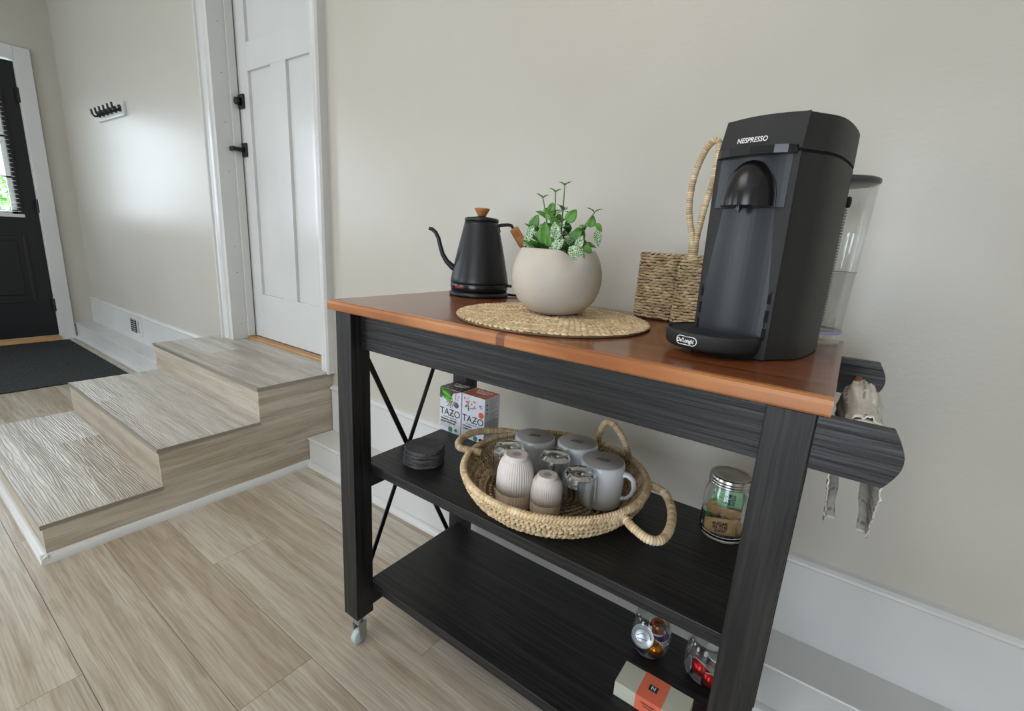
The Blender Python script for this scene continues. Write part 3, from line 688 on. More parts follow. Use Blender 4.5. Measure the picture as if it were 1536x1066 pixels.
# ---- seagrass caddy
rr = random.Random(31)
cdy = thing('seagrass_caddy', 'two-compartment woven seagrass caddy with a tall looped handle', 'basket', (-.30, 1.01, TT))
def woven_box(x0, x1, y0, y1, z0, z1, rad=.012, flare=0.0, rot=0.0):
    cx_, cy_ = (x0+x1)/2, (y0+y1)/2; hx, hy = (x1-x0)/2, (y1-y0)/2
    def perim(s):  # s in 0..1 -> point & normal on a rounded rectangle
        L_ = [2*(hx-rad), PI*rad/2, 2*(hy-rad), PI*rad/2]*2; tot = sum(L_); q = s % 1*tot; k = 0
        while q > L_[k]: q -= L_[k]; k += 1
        cor = [(hx-rad, -hy+rad), (hx-rad, hy-rad), (-hx+rad, hy-rad), (-hx+rad, -hy+rad)]
        if k == 0: p, n_ = (-hx+rad+q, -hy), (0, -1)
        elif k == 2: p, n_ = (hx, -hy+rad+q), (1, 0)
        elif k == 4: p, n_ = (hx-rad-q, hy), (0, 1)
        elif k == 6: p, n_ = (-hx, hy-rad-q), (-1, 0)
        else:
            c = cor[(k-1)//2]; a0 = (-PI/2, 0, PI/2, PI)[(k-1)//2]; a_ = a0+q/rad; n_ = (math.cos(a_), math.sin(a_)); p = (c[0]+rad*n_[0], c[1]+rad*n_[1])
        return p, n_, tot
    mb = MB(); rows = int((z1-z0)/.0062); _, _, tot = perim(0)
    N_ = 48; cr, sr = math.cos(rot), math.sin(rot)
    def W(p, z, o=0):
        k = 1+flare*(1-(z-z0)/(z1-z0)); x, y = p[0]*k, p[1]*k; return (cx_+x*cr-y*sr, cy_+x*sr+y*cr, z)
    ring = [perim(i/N_)[0] for i in range(N_)]
    inn = [(p[0]*.93, p[1]*.93) for p in ring]
    v = [W(p, z0+.001) for p in ring]+[W(p, z1-.002) for p in ring]+[W(p, z1-.002) for p in inn]+[W(p, z0+.004) for p in inn]
    f = [(j*N_+i, j*N_+(i+1) % N_, (j+1)*N_+(i+1) % N_, (j+1)*N_+i) for j in range(3) for i in range(N_)]+[tuple(range(3*N_, 4*N_))]
    mb.add(v, f, False, 0, (.16, .14, .12))
    n = int(tot/.0115)
    for k in range(rows):
        z = z0+.003+(z1-z0-.004)*(k+.5)/rows
        for i in range(n):
            s = (i+.5*(k % 2)+rr.uniform(-.1, .1))/n; p, n_, _ = perim(s); tg = (-n_[1], n_[0])
            wv = .0009*math.sin(i*2.1+k)
            c = W((p[0]+n_[0]*.0006, p[1]+n_[1]*.0006), z+wv)
            nn = Vector((n_[0]*cr-n_[1]*sr, n_[0]*sr+n_[1]*cr, 0)); tt = Vector((-nn.y, nn.x, rr.uniform(-.16, .22)))
            mb.grain(c, tt, nn, .0150, .0062, .0038*rr.uniform(.8, 1.2), rtint(rr, .95 if z < z0+.5*(z1-z0) else .82, .25))
    for i in range(n):  # rolled top rim
        p, n_, _ = perim(i/n); nn = Vector((n_[0]*cr-n_[1]*sr, n_[0]*sr+n_[1]*cr, 0))
        mb.grain(W(p, z1-.001), Vector((-nn.y, nn.x, .35)), (0, 0, 1), .012, .0085, .004, rtint(rr, .8, .25))
    return mb
P('compartment', woven_box(-.377, -.296, .996, 1.070, TT+.001, TT+.138, flare=.03), M['grassg'], cdy)
P('compartment', woven_box(-.287, -.206, .972, 1.046, TT+.001, TT+.138, flare=.06), M['grassg'], cdy)
LC = Vector((-.265, .965, 0)); ln = LC.normalized(); lt = Vector((ln.y, -ln.x, 0))
off = Vector((0, .012, 0))
lp = [(-.001, 1.048), (-.0035, 1.072), (-.0115, 1.0978), (-.0186, 1.1363), (-.0172, 1.1838), (-.0068, 1.2254), (.0058, 1.2475), (.0150, 1.2500), (.0196, 1.2405), (.0197, 1.2208), (.0181, 1.1795), (.0104, 1.1371), (.0050, 1.0936), (.0030, 1.066), (.002, 1.048)]
P('handle', wrapped([LC+off+lt*a+Vector((0, 0, b)) for a, b in lp], .0056, .0042, rr=rr, base=.9), M['grass'], cdy)
P('handle_neck', wrapped([LC+off+lt*.0005+Vector((0, 0, b)) for b in (1.030, 1.045, 1.062)], .0088, .0036, rr=rr, base=.85), M['grass'], cdy)

# ---- coffee machine (local frame: x along its front, y towards its back)
cm = thing('coffee_machine', 'tall black capsule coffee machine with round drip tray and clear water tank', 'coffee machine', (-.137, .759, TT), math.radians(-14.9))
def Q(name, mb, m, p=None, **k): return part(name, mb, m, p or cm, **k)
half = [(.0490, 0), (.0530, .0045), (.0590, .0165), (.0665, .0330), (.0730, .049), (.0762, .070), (.0755, .100), (.0710, .140), (.0640, .180), (.0570, .203), (.0490, .214), (.030, .219)]
def outline(k=1.0, fy=0.0, push=0.0, lst=half):
    r_ = [(x*k+(push if x else 0), y*k+fy) for x, y in lst]
    lf_ = [(-min(x, .0500+(x-.05)*.25), y) for x, y in r_]
    raw = list(reversed(lf_))+r_; out = []; n = len(raw)
    for i in range(n):   # spline between the corner points so the shell is round, the straight front kept
        p0, p1, p2, p3 = raw[i-1], raw[i], raw[(i+1) % n], raw[(i+2) % n]
        if (p1[0] < 0 < p2[0] or p2[0] < 0 < p1[0]): out.append(p1); continue
        for k in range(5):
            t = k/5; out.append(tuple(.5*(2*b+(-a+c)*t+(2*a-5*b+4*c-d)*t*t+(-a+3*b-3*c+d)*t**3) for a, b, c, d in zip(p0, p1, p2, p3)))
    return out
def ccw(p): 
    A = sum(p[i][0]*p[(i+1) % len(p)][1]-p[(i+1) % len(p)][0]*p[i][1] for i in range(len(p)))
    return p if A > 0 else list(reversed(p))
bo = ccw(outline()); bt = ccw(outline(1.0, -.006))
body = Q('machine_body', MB().prism(bo, .002, .281, bt, smooth=True), M['blkpl'])
Q('seam', MB().prism(ccw(outline(.975, -.003)), .2805, .2855), M['gap'], body)
hb0 = ccw(outline(1.0, -.006)); 
htop = [(x*.97, y*.955+.012) for x, y in hb0]
# bowed front of the head
def bow(p, amt, n=9):
    fl_ = [q for q in p if not (abs(q[0]) < .0489 and q[1] < .02)]
    out = []
    for i, q in enumerate(p):
        out.append(q); nx = p[(i+1) % len(p)]
        if q[1] < .03 and nx[1] < .03 and q[0]*nx[0] < 0:
            for k in range(1, n):
                t = k/n; x = q[0]+(nx[0]-q[0])*t; out.append((x, q[1]+(nx[1]-q[1])*t-amt*4*t*(1-t)))
    return out
hd = Q('head', MB().prism(bow(hb0, .010), .285, .3315, bow(htop, .010), smooth=True), M['blkpl'], bevel=.0015, label='black lever head with white lettering')
Q('top_cap', MB().lathe([(0, .3325), (.028, .3325), (.026, .3375), (.012, .340), (0, .340)], (-.005, .10, 0), 32), mat('beige_cap', (170, 160, 142), .5), hd, label='beige rounded cap')
def bowplate(x0, x1, z0, z1, d, th, n=14, y0=0):
    mb = MB(); v = []
    for i in range(n+1):
        t = i/n; x = x0+(x1-x0)*t; y = y0-d*4*t*(1-t)
        v += [(x, y-th, z0), (x, y-th, z1), (x, y+.002, z1), (x, y+.002, z0)]
    f = []
    for i in range(n):
        for k in range(4): f.append((i*4+k, i*4+(k+1) % 4, (i+1)*4+(k+1) % 4, (i+1)*4+k))
    f += [(3, 2, 1, 0), (n*4, n*4+1, n*4+2, n*4+3)]
    return mb.add(v, f)
Q('front_panel', bowplate(-.0484, .0480, .030, .2105, .006, .0018), M['panelpl'], label='satin grey-black lower front panel')
Q('upper_panel', bowplate(-.0484, .0480, .2118, .2785, .006, .0018, y0=-.004), M['panelpl'])
fp = MB(); 
for sgn in (1,): fp.box(sgn*.0486-.0006, sgn*.0486+.0006, -.0012 if True else 0, .002, .02, .281)
Q('panel_gap', fp, M['gap'])
lip = [(-.056, .000), (-.052, -.012), (-.045, -.018), (-.03, -.0235), (0, -.0275), (.03, -.0235), (.045, -.0175), (.052, -.010), (.0535, .004), (-.056, .004)]
Q('lever', MB().prism(lip, .2785, .2885), M['gloss'], hd, bevel=.003, seg=3, label='glossy curved lever lip')
# half-dome brewing outlet
dm_ = MB(); v = []; NU, NV = 18, 12
for j in range(NV+1):
    ph = PI/2*j/NV
    for i in range(NU+1):
        th_ = PI*i/NU
        k = max(0.0, math.cos(ph))**.85
        v.append((.0345*math.cos(th_)*k, -.0085-.036*math.sin(th_)*k, .2125+.061*math.sin(ph)))
f = [(j*(NU+1)+i, j*(NU+1)+i+1, (j+1)*(NU+1)+i+1, (j+1)*(NU+1)+i) for j in range(NV) for i in range(NU)]
dm_.add(v, f, True); dm_.add(v[:NU+1], [tuple(range(NU+1))], False)
Q('outlet_dome', dm_, M['gloss'], label='glossy black half dome over the spout')
Q('dome_arch', MB().tube([(.0365*math.cos(PI*i/20), -.0085, .2125+.061*abs(math.sin(PI*i/20))**.9) for i in range(21)], .0016, 6), M['gloss'])
Q('nozzle', MB().tube([(-.004, -.024, .2125), (-.004, -.024, .207)], .0045, 12).tube([(-.004, -.024, .208), (-.004, -.024, .204)], .0026, 10), M['gloss'])
for sgn in (-1, 1):
    nb = MB()
    for z in (.030, .056, .082, .108): nb.box(sgn*.0495-.0026, sgn*.0495+.0026, -.0020, .004, z, z+.017)
    Q('side_vent', nb, M['gap'], body)
# drip tray
tx, ty = (-.0205, -.0085)
tx, ty = (Vector((-.1573+.137, .7560-.759, 0)).to_2d() @ Matrix.Rotation(0, 2)) if False else (-.0188, -.0081)
Q('tray_foot', MB().lathe([(0, .001), (.040, .001), (.046, .012), (0, .012)], (tx+.02, ty+.012, 0), 32).box(-.03, .04, 0, .03, .001, .03), M['gap'])
tr_ = Q('drip_tray', MB().lathe([(0, .010), (.0630, .010), (.0672, .014), (.0685, .030), (.0680, .0335), (.0660, .0345), (.0645, .0335), (.0640, .028), (0, .0275)], (tx, ty-.001, 0), 64), M['blkpl'])
gm_ = MB()
for i in range(-14, 15):
    o_ = i*.0044; h_ = math.sqrt(max(0, .0635**2-o_*o_))
    if h_ > .004:
        gm_.box(tx-h_, tx+h_, ty+o_-.0006, ty+o_+.0006, .0295, .0325)
        gm_.box(tx+o_-.0006, tx+o_+.0006, ty-h_, ty+h_, .0285, .0318)
Q('drip_grid', gm_, M['panelpl'], tr_, kind='stuff', label='square mesh drip grid')
# badge on the tray rim
ba = math.radians(-90-3.5); 
bd = MB(); ins = MB()
def on_tray(u, z, r_=.0687): 
    t = ba+u/r_; return (tx+r_*math.cos(t), ty-.001+r_*math.sin(t), z)
def stadium(w_, h_, n=10): 
    p = []
    for s_ in (1, -1):
        for k in range(n+1):
            a_ = -PI/2+PI*k/n; p.append((s_*(w_-h_+h_*math.cos(a_)), s_*h_*math.sin(a_)))
    return p
for mbq, w_, h_, r_ in ((bd, .0170, .0066, .0690), (ins, .0158, .0055, .0693)):
    st_ = stadium(w_, h_); nn = len(st_)
    mbq.add([on_tray(0, .0225, r_)]+[on_tray(a_, .0225+b_, r_) for a_, b_ in st_], [(0, i+1, (i+1) % nn+1) for i in range(nn)])
bdo = Q('badge', bd, M['white'], tr_, label='white outlined oval badge')
Q('badge_field', ins, M['blkpl'], bdo)
bx = Vector((-math.sin(ba), math.cos(ba), 0)); bc = Vector(on_tray(0, .0225, .0700))
lettering('badge_lettering', "De'Longhi", .0082, M['white'], bdo, bc, bx, (0, 0, 1), world=False, squash=.80, label="white lettering De'Longhi", bold=.0002)
# head lettering
lettering('lettering', 'NESPRESSO', .0100, M['white'], hd, (-.004, -.0165, .2985), (1, 0, 0), (0, .26, 1), world=False, squash=.80, label='white lettering NESPRESSO', bold=.00012)
# ribbed edge, round button
rb = MB()
for i in range(44): rb.box(.0475, .0560, .2115, .2150, .045+i*.0046, .0476+i*.0046)
Q('ribbed_edge', rb, mat('rib_grey', (112, 114, 116), .4), body, kind='stuff', label='fine grey ribbed edge')
bn = MB().lathe([(0, 0), (.0085, 0), (.0085, .003), (0, .0035)], seg=20)
Q('round_button', MB().add([(.0605+c_, .193+a_, .236+b_) for a_, b_, c_ in bn.v], bn.f, True), M['gap'], body)
# water tank (world position -.052, 1.020)
def w2l(x, y): 
    q = WORLD['coffee_machine'].inverted() @ Vector((x, y, TT)); return q.x, q.y
kx, ky = w2l(-.051, 1.019)
tk = Q('water_tank', MB().lathe([(0, .002), (.0505, .002), (.0515, .006), (.0520, .022), (.0535, .10), (.0565, .19), (.0585, .274), (.0572, .274), (.0552, .19), (.0522, .10), (.0506, .024), (0, .022)], (kx, ky, 0), 56), M['tankgl'], label='clear tapered water tank')
Q('tank_lid', MB().lathe([(0, .272), (.0575, .272), (.0605, .275), (.0605, .280), (.058, .282), (0, .283)], (kx, ky, 0), 56), mat('tank_lid_plastic', (70, 72, 74), .3), tk, label='dark grey tank lid')
Q('water', MB().lathe([(0, .024), (.0500, .024), (.0520, .10), (.0531, .128), (0, .128)], (kx, ky, 0), 48), M['waterm'], tk, label='water up to mid height')
Q('water_line', MB().lathe([(.0528, .1272), (.0546, .1272), (.0546, .1286), (.0528, .1286)], (kx, ky, 0), 48), M['grey'], tk)
Q('base_ring', MB().lathe([(.0523, .020), (.0530, .0225), (.0523, .025)], (kx, ky, 0), 48), mat('lilac_ring', (150, 150, 190), .3), tk)
Q('valve', MB().lathe([(0, .004), (.016, .004), (.014, .016), (0, .018)], (kx, ky, 0), 20), M['chrome'], tk)

# ================================================================== TOWEL
rr = random.Random(41)
tw = MB(); NS, NW = 150, 56; v = []; tint = []
ph_ = [rr.uniform(0, 6) for _ in range(40)]
for i in range(NS+1):
    s = -1+2*i/NS  # -1 inner hem, 0 over the dowel, 1 outer hem
    sg = 1 if s > 0 else -1; t = abs(s); q = max(0, (t-.2)/.8)
    for j in range(NW+1):
        u = -1+2*j/NW
        crk = .0013*math.sin(s*95+1.5*math.sin(u*3))+.0009*math.sin(s*210+u*4+math.sin(u*9)*1.4)
        endr = math.sqrt(max(0, 1-max(0, (u-.62)/.40)**2))      # the far end rounds off
        R_ = (.0225+.0025*math.sin(u*5)*(1-q))*(.35+.65*endr)+crk*max(0, 1-q*1.4)
        if t < .2: a_ = PI/2*(1-s/.2); x = .0405+R_*math.cos(a_); z = .842+R_*1.5*math.sin(a_)
        else:
            x = .0405+sg*R_+(.012*q if sg > 0 else .010*q); z = .842-.140*q*(1 if sg > 0 else .96)
        hw = .131*(1-.10*q) if q < .34 else .131*.966*(1-((q-.34)/.66)**.95)+.0072
        cyy = .765-.056*max(0, q-.2)**1.1
        tail = max(0, (q-.55)/.45)
        x += .0012*math.sin(q*34+u*2.6)*tail*sg; y = cyy+u*hw+.0005*math.sin(s*50)+.0010*math.cos(q*60+u)*tail
        v.append((x, y, z+.0015*math.sin(u*11+s*3)*(1-q)))
        k_ = i % 8
        tint.append((.40, .40, .44) if k_ == 3 and j % 5 != 0 else ((.88, .88, .88) if k_ in (1, 5) else ((.45, .44, .44) if tail > 0 and (i % 5 == 0) and u < -.2 else 1.0)))
tw.add(v, [(i*(NW+1)+j, i*(NW+1)+j+1, (i+1)*(NW+1)+j+1, (i+1)*(NW+1)+j) for i in range(NS) for j in range(NW)], True); tw.tint = tint
mt = mat('striped_towel', (226, 221, 211), .9, rgb2=(212, 206, 196), nscale=40, attr='tint', spec=.1, bump=.4, bscale=500)
cr_ = MB().tube([(.0405, .629+.022*k_, .8565) for k_ in range(11)], [.0215-.0009*k_ for k_ in range(11)], 24)
cr_.tint = [(.99, .99, .99)]*len(cr_.v)
towel = part('towel', tw, mt, None, subsolid=.0016, label='crinkled white towel with thin dark stripes hanging on the cart rail', cat='towel')
part('inner_fold', cr_, mt, towel)

# ================================================================== MIDDLE SHELF
SZ = .508
# slate coasters
rr = random.Random(51)
for k in range(5):
    n = 44; ph = rr.uniform(0, 6); base = [.0495*(1+.03*math.sin(3*2*PI*i/n+ph)+.018*math.sin(7*2*PI*i/n+ph*2)+rr.uniform(-.012, .012)) for i in range(n)]
    cx_, cy_ = rr.uniform(-.002, .002), rr.uniform(-.002, .002); th_ = .0082; mb = MB(); v = []
    for lv_, (rs, z) in enumerate(((.93, 0), (1.0, .0022), (.985, .0045), (.94, th_))):
        for i in range(n):
            r_ = base[i]*rs*rr.uniform(.985, 1.012); v.append((cx_+r_*math.cos(2*PI*i/n), cy_+r_*math.sin(2*PI*i/n), z+(rr.uniform(-.0006, .0006) if 0 < lv_ < 3 else 0)))
    f = [(j*n+i, j*n+(i+1) % n, (j+1)*n+(i+1) % n, (j+1)*n+i) for j in range(3) for i in range(n)]+[tuple(reversed(range(n))), tuple(range(3*n, 4*n))]
    mb.add(v, f)
    o = part('slate_coaster', mb, M['slate'], None, cat='coaster', group='stack of slate coasters',
             label=('rough round slate coaster, bottom one of the stack', 'rough round slate coaster, second from the bottom of the stack', 'rough round slate coaster, middle one of the stack', 'rough round slate coaster just under the topmost', 'rough round slate coaster, topmost of the stack')[k])
    o.location = (-.775, .756, SZ+.0004+k*.0086)

# tea boxes
BX = Vector((1, 0, 0)); BZ = Vector((0, 0, 1)); BY = Vector((0, 1, 0))
cardw = mat('white_card', (226, 226, 232), .45)
def tea(x0, x1, label, topc, word2, word3):
    t = thing('tea_box', label, 'box', ((x0+x1)/2, .970, SZ+.0003), group='tea boxes')
    y0, y1, z0, z1 = .931, .9965, SZ+.0005, .6365
    b = P('carton', box(x0, x1, y0, y1, z0, z1), cardw, t, bevel=.0008)
    P('top_print', box(x0+.0004, x1-.0004, y0+.0004, y1-.0004, z1, z1+.0004), mat('tea_top_'+word3[:4].lower(), topc, .45), t, label='coloured carton top')
    fy = y0-.0006; w_ = x1-x0; cx_ = (x0+x1)/2
    for f_ in ('TAZO',):  # carton name
        lettering('brand_lettering', f_, .0285, M['ink'], b, (cx_, fy, z0+.0585), BX, BZ, squash=.98)
    P('letter_bar', box(cx_+.0020, cx_+.0135, fy-.0002, fy+.0001, z0+.0577, z0+.0593), M['ink'], b)
    lettering('small_lettering', 'REGENERATIVE', .0048, mat('grey_ink', (120, 120, 124), .6), b, (cx_, fy, z0+.0440), BX, BZ, squash=1.5)
    lettering('small_lettering', word2, .0072, M['ink'], b, (x0+.005, fy, z0+.0365), BX, BZ, align='LEFT', bold=.00015)
    lettering('small_lettering', word3, .0072, M['ink'], b, (x0+.005, fy, z0+.0288), BX, BZ, align='LEFT', squash=.84, bold=.00015)
    for k in range(3): P('print_line', box(x0+.005, x0+.05-k*.006, fy-.0001, fy+.0001, z0+.0225-k*.0038, z0+.0232-k*.0038), mat('grey_ink', (120, 120, 124), .6), b)
    lettering('top_lettering', 'TAZO', .0200, M['white'], b, (cx_, .978, z1+.0006), BX, BY)
    for k in range(2): P('print_line', box(cx_-.02+k*.006, cx_+.022-k*.006, .966-k*.005, .968-k*.005, z1+.0004, z1+.0007), M['white'], b)
    for k in range(4): P('top_seal', disc_on((cx_-.024+k*.016, .946, z1+.0005), BX, BY, .0042, 12), mat('seal_teal', (130, 150, 150), .5), b)
    return t, b, fy, z0, z1
def splash(b, x, z, fy, cols, n, rad, sz, rr, elong=1.0, name='print', sector=(0, 2*PI)):
    for ci, c in enumerate(cols):
        mb = MB()
        for k in range(n):
            a_ = rr.uniform(*sector); r_ = rad*rr.uniform(.05, 1); px, pz = r_*math.cos(a_), r_*math.sin(a_)*.75; s_ = sz*rr.uniform(.5, 1.2); an = rr.uniform(0, PI)
            pts = [(px+s_*math.cos(q)*math.cos(an)*elong-s_*math.sin(q)*math.sin(an)/elong, pz+s_*math.cos(q)*math.sin(an)*elong+s_*math.sin(q)*math.cos(an)/elong) for q in [2*PI*i/8 for i in range(8)]]
            polyprint(pts, (x, fy-.00005*ci-.00001*k, z), BX, BZ, mb)
        P(name, mb, c, b)
pk = mat('pink_print', (214, 84, 150), .5); gn = mat('green_print', (58, 140, 52), .5); gn2 = mat('light_green_print', (118, 190, 70), .5); brn = mat('brown_print', (92, 66, 58), .5); rd_ = mat('rose_brown_print', (150, 80, 70), .5)
rr = random.Random(61)
t1, b1, fy, z0, z1 = tea(-.893, -.8125, 'white tea box with brown top and green leaf print, left one', (78, 66, 62), 'ORGANIC AWAKE', 'ENGLISH BREAKFAST')
bp_ = [(0, 0), (0, -.022), (.012, -.024), (.018, -.03), (.03, -.034), (.034, -.026), (.046, -.018), (.05, -.01), (.06, -.006), (.0795, 0)]
P('leaf_print', polyprint(list(reversed(bp_)), (-.893+.0005, fy+.0002, z1-.0005), BX, BZ), brn, b1)
splash(b1, -.855, .603, fy, [brn, rd_], 14, .026, .0024, rr, 2.4, 'splash_print', (3.4, 6.6))
splash(b1, -.828, .620, fy, [rd_], 10, .014, .0018, rr, 2.2, 'splash_print')
def leafpoly(L, w_, an, n=8):
    p = [(L*(t/n), w_*math.sin(PI*t/n)) for t in range(n+1)]+[(L*(t/n), -w_*math.sin(PI*t/n)) for t in range(n-1, 0, -1)]
    return [(a_*math.cos(an)-b_*math.sin(an), a_*math.sin(an)+b_*math.cos(an)) for a_, b_ in p]
for (lx, lz, L, w_, an, m_) in ((-.886, .628, .046, .0125, -.42, gn), (-.886, .628, .046, .0045, -.38, gn2), (-.8925, .634, .025, .005, -.05, gn), (-.892, .606, .012, .006, .9, gn), (-.874, .612, .03, .006, -.5, gn2)):
    P('leaf_print', polyprint(leafpoly(L, w_, an), (lx, fy-.0003 if m_ is gn2 else fy-.0001, lz), BX, BZ), m_, b1)
P('seal_print', disc_on((-.8290, fy-.0004, .5945), BX, BZ, .0080, 20), mat('grey_seal', (96, 98, 96), .5), b1)
P('seal_print', disc_on((-.850, fy-.0004, .519), BX, BZ, .0078, 20), mat('seal_green', (70, 130, 110), .5), b1)
P('seal_print', disc_on((-.829, fy-.0004, .5205), BX, BZ, .0050, 14), gn, b1)
t2, b2, fy, z0, z1 = tea(-.8085, -.729, 'white tea box with orange top and daisy print, right one', (222, 112, 56), 'ORGANIC', 'CALM CHAMOMILE')
splash(b2, -.780, .616, fy, [pk, gn, pk], 9, .027, .0036, rr, 1.4, 'flower_print', (2.4, 6.9))
splash(b2, -.742, .612, fy, [pk], 9, .010, .0016, rr, 1.8, 'flower_print')
for fx, fz, s_ in ((-.774, .612, 1), (-.788, .626, .75)):
    mb = MB()
    for k in range(9):
        an = 2*PI*k/9; polyprint([(a_, b_) for a_, b_ in leafpoly(.0125*s_, .0026*s_, an, 5)], (fx, fy-.0003-.00001*k, fz), BX, BZ, mb)
    P('daisy_print', mb, M['white'], b2); P('daisy_centre', disc_on((fx, fy-.0006, fz), BX, BZ, .0036*s_, 12), mat('daisy_yellow', (206, 186, 40), .5), b2)
P('seal_print', disc_on((-.7400, fy-.0004, .5885), BX, BZ, .0085, 20), mat('orange_seal', (228, 104, 44), .5), b2)
P('seal_print', disc_on((-.757, fy-.0004, .5175), BX, BZ, .0075, 20), mat('seal_green', (70, 130, 110), .5), b2)
P('seal_print', disc_on((-.739, fy-.0004, .5175), BX, BZ, .0055, 14), M['ink'], b2)
gi = mat('grey_ink', (120, 120, 124), .6)
for k in range(17):
    z = .628-k*.0062; l_ = rr.uniform(.025, .042)
    if k in (5,): continue
    P('side_print', MB().add([(-.7284, .952, z), (-.7284, .952+l_, z), (-.7284, .952+l_, z+.0012), (-.7284, .952, z+.0012)], [(0, 1, 2, 3)]), gi, b2)
for z in (.616, .604, .592): P('side_icon', MB().add([(-.7283, .938, z), (-.7283, .943, z), (-.7283, .943, z+.005), (-.7283, .938, z+.005)], [(0, 1, 2, 3)]), M['ink'], b2)
P('side_panel_print', MB().add([(-.7286, .936, .530), (-.7286, .993, .530), (-.7286, .993, .572), (-.7286, .936, .572)], [(0, 1, 2, 3)]), mat('pale_grey_print', (196, 196, 200), .5), b2)

# ---- woven basket
rr = random.Random(71)
BC = Vector((-.452, .832)); bk = thing('woven_basket', 'wide round seagrass basket with loop handles holding cups', 'basket', (BC.x, BC.y, SZ))
prof_o = [(.143, .0008), (.160, .006), (.176, .018), (.188, .034), (.196, .050), (.199, .062)]
prof_i = [(.195, .062), (.190, .050), (.179, .034), (.163, .018), (.148, .0085), (0, .007)]
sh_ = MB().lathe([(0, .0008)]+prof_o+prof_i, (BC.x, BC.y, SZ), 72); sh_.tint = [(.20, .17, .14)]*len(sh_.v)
cyb = .022
def prof_at(pr, t):
    n = len(pr)-1; k = min(int(t*n), n-1); f_ = t*n-k; a_, b_ = pr[k], pr[k+1]
    r_ = a_[0]+(b_[0]-a_[0])*f_; z = a_[1]+(b_[1]-a_[1])*f_; dr, dz = b_[0]-a_[0], b_[1]-a_[1]; l_ = math.hypot(dr, dz)
    return r_, z, dr/l_, dz/l_
def weave(pr, rows, outw, cell=.0098, base=1.0, th=.0042):
    for k in range(rows):
        t = (k+.5)/rows; r_, z, dr, dz = prof_at(pr, t); n = int(2*PI*r_/cell)
        for i in range(n):
            a_ = 2*PI*(i+.5*(k % 2)+rr.uniform(-.1, .1))/n; ca, sa = math.cos(a_), math.sin(a_)
            slope = Vector((dr*ca, dr*sa, dz)); tg = Vector((-sa, ca, 0)); nn = tg.cross(slope)*1.0
            nn = Vector((dz*ca, dz*sa, -dr)); nn = nn if outw else -nn
            if not outw and nn.z < 0: nn = -nn
            c = Vector((BC.x+r_*ca, BC.y+r_*sa, SZ+z))
            if c.z-nn.z*0 < SZ+.0035 and outw: continue
            sh_.grain(c, tg*(.75)+slope*(1.0 if k % 2 else -1.0)*.8, nn, .0132, .0062, th*rr.uniform(.8, 1.25), rtint(rr, base, .25))
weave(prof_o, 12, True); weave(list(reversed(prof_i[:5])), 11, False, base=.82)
for k in range(12):
    r_ = .142*(k+.6)/12; n = max(6, int(2*PI*r_/.012))
    for i in range(n):
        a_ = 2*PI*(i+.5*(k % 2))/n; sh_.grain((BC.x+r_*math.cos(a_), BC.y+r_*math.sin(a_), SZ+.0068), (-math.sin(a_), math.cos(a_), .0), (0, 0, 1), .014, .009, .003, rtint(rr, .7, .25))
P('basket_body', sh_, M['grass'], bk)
rm = MB().lathe([(.195+.0055*math.cos(q), .064+.0055*math.sin(q)) for q in [2*PI*i/8 for i in range(9)]], (BC.x, BC.y, SZ), 72); rm.tint = [(.6, .56, .5)]*len(rm.v)
n = 190
for i in range(n):
    a_ = 2*PI*i/n; ca, sa = math.cos(a_), math.sin(a_)
    for ph, ln_ in ((.15, 1), (1.25, 1), (2.4, 1)):
        nn = Vector((math.cos(ph)*ca, math.cos(ph)*sa, math.sin(ph))); c = Vector((BC.x+.197*ca, BC.y+.197*sa, SZ+.064))+nn*.0052
        up_ = Vector((-math.sin(ph)*ca, -math.sin(ph)*sa, math.cos(ph)))
        rm.grain(c, up_+Vector((-sa, ca, 0))*.55, nn, .0115, .0066, .0026, rtint(rr, 1.08, .2))
P('rim', rm, M['grass'], bk)
def arc3(pts, r=.0078, base=1.05): P('handle', wrapped(pts, r, .005, rr=rr, amp=.10, base=base), M['grass'], bk)
arc3([(-.608, .938, .574), (-.634, .921, .577), (-.666, .888, .581), (-.690, .842, .583), (-.690, .795, .581), (-.668, .765, .577), (-.638, .778, .573), (-.618, .786, .571)], .0080, .92)
arc3([(-.276, .750, .568), (-.262, .762, .566), (-.238, .752, .560), (-.208, .748, .553), (-.190, .762, .552), (-.187, .800, .556), (-.199, .848, .562), (-.224, .892, .568), (-.250, .908, .570), (-.268, .905, .570)], .0078, 1.15)
arc3([(-.440, 1.025, .570), (-.436, 1.020, .600), (-.424, 1.010, .630), (-.408, 1.000, .644), (-.388, .994, .640), (-.366, .992, .618), (-.352, .992, .592), (-.346, .994, .572)], .0070, .85)

# ---- cups in the basket
FZ = SZ+.0118
def mug(x, y, ang, label):
    t = thing('mug', label, 'mug', (x, y, FZ), ang, 'pale grey mugs upside down in the basket')
    pr = [(.0415, .0), (.0440, .0), (.0462, .004), (.0472, .020), (.0475, .050), (.0472, .080), (.0460, .0900), (.0440, .0925), (.0425, .0928), (.0420, .0922), (0, .0922)]
    part('mug_body', MB().lathe(pr+[(0, .086), (.041, .086), (.0425, .05), (.0415, .0)], seg=56), M['mugw'], t)
    part('base', MB().lathe([(0, .0930), (.0425, .0930), (.0430, .0922)], seg=48), M['mugb'], t, label='matte grey unglazed base')
    part('handle', MB().tube([(.044, 0, .074), (.056, 0, .076), (.067, 0, .068), (.071, 0, .052), (.067, 0, .036), (.057, 0, .024), (.044, 0, .020)], [.0075, .006, .0058, .0056, .0058, .006, .0075], 12, flat=.7), M['mugw'], t)
    return t
mugs = [((-.531, .873), 120, 'pale grey mug upside down, leftmost of the three in the basket'), ((-.440, .911), 75, 'pale grey mug upside down, middle of the three, farthest back'), ((-.355, .864), 4, 'pale grey mug upside down with its handle showing on the right')]
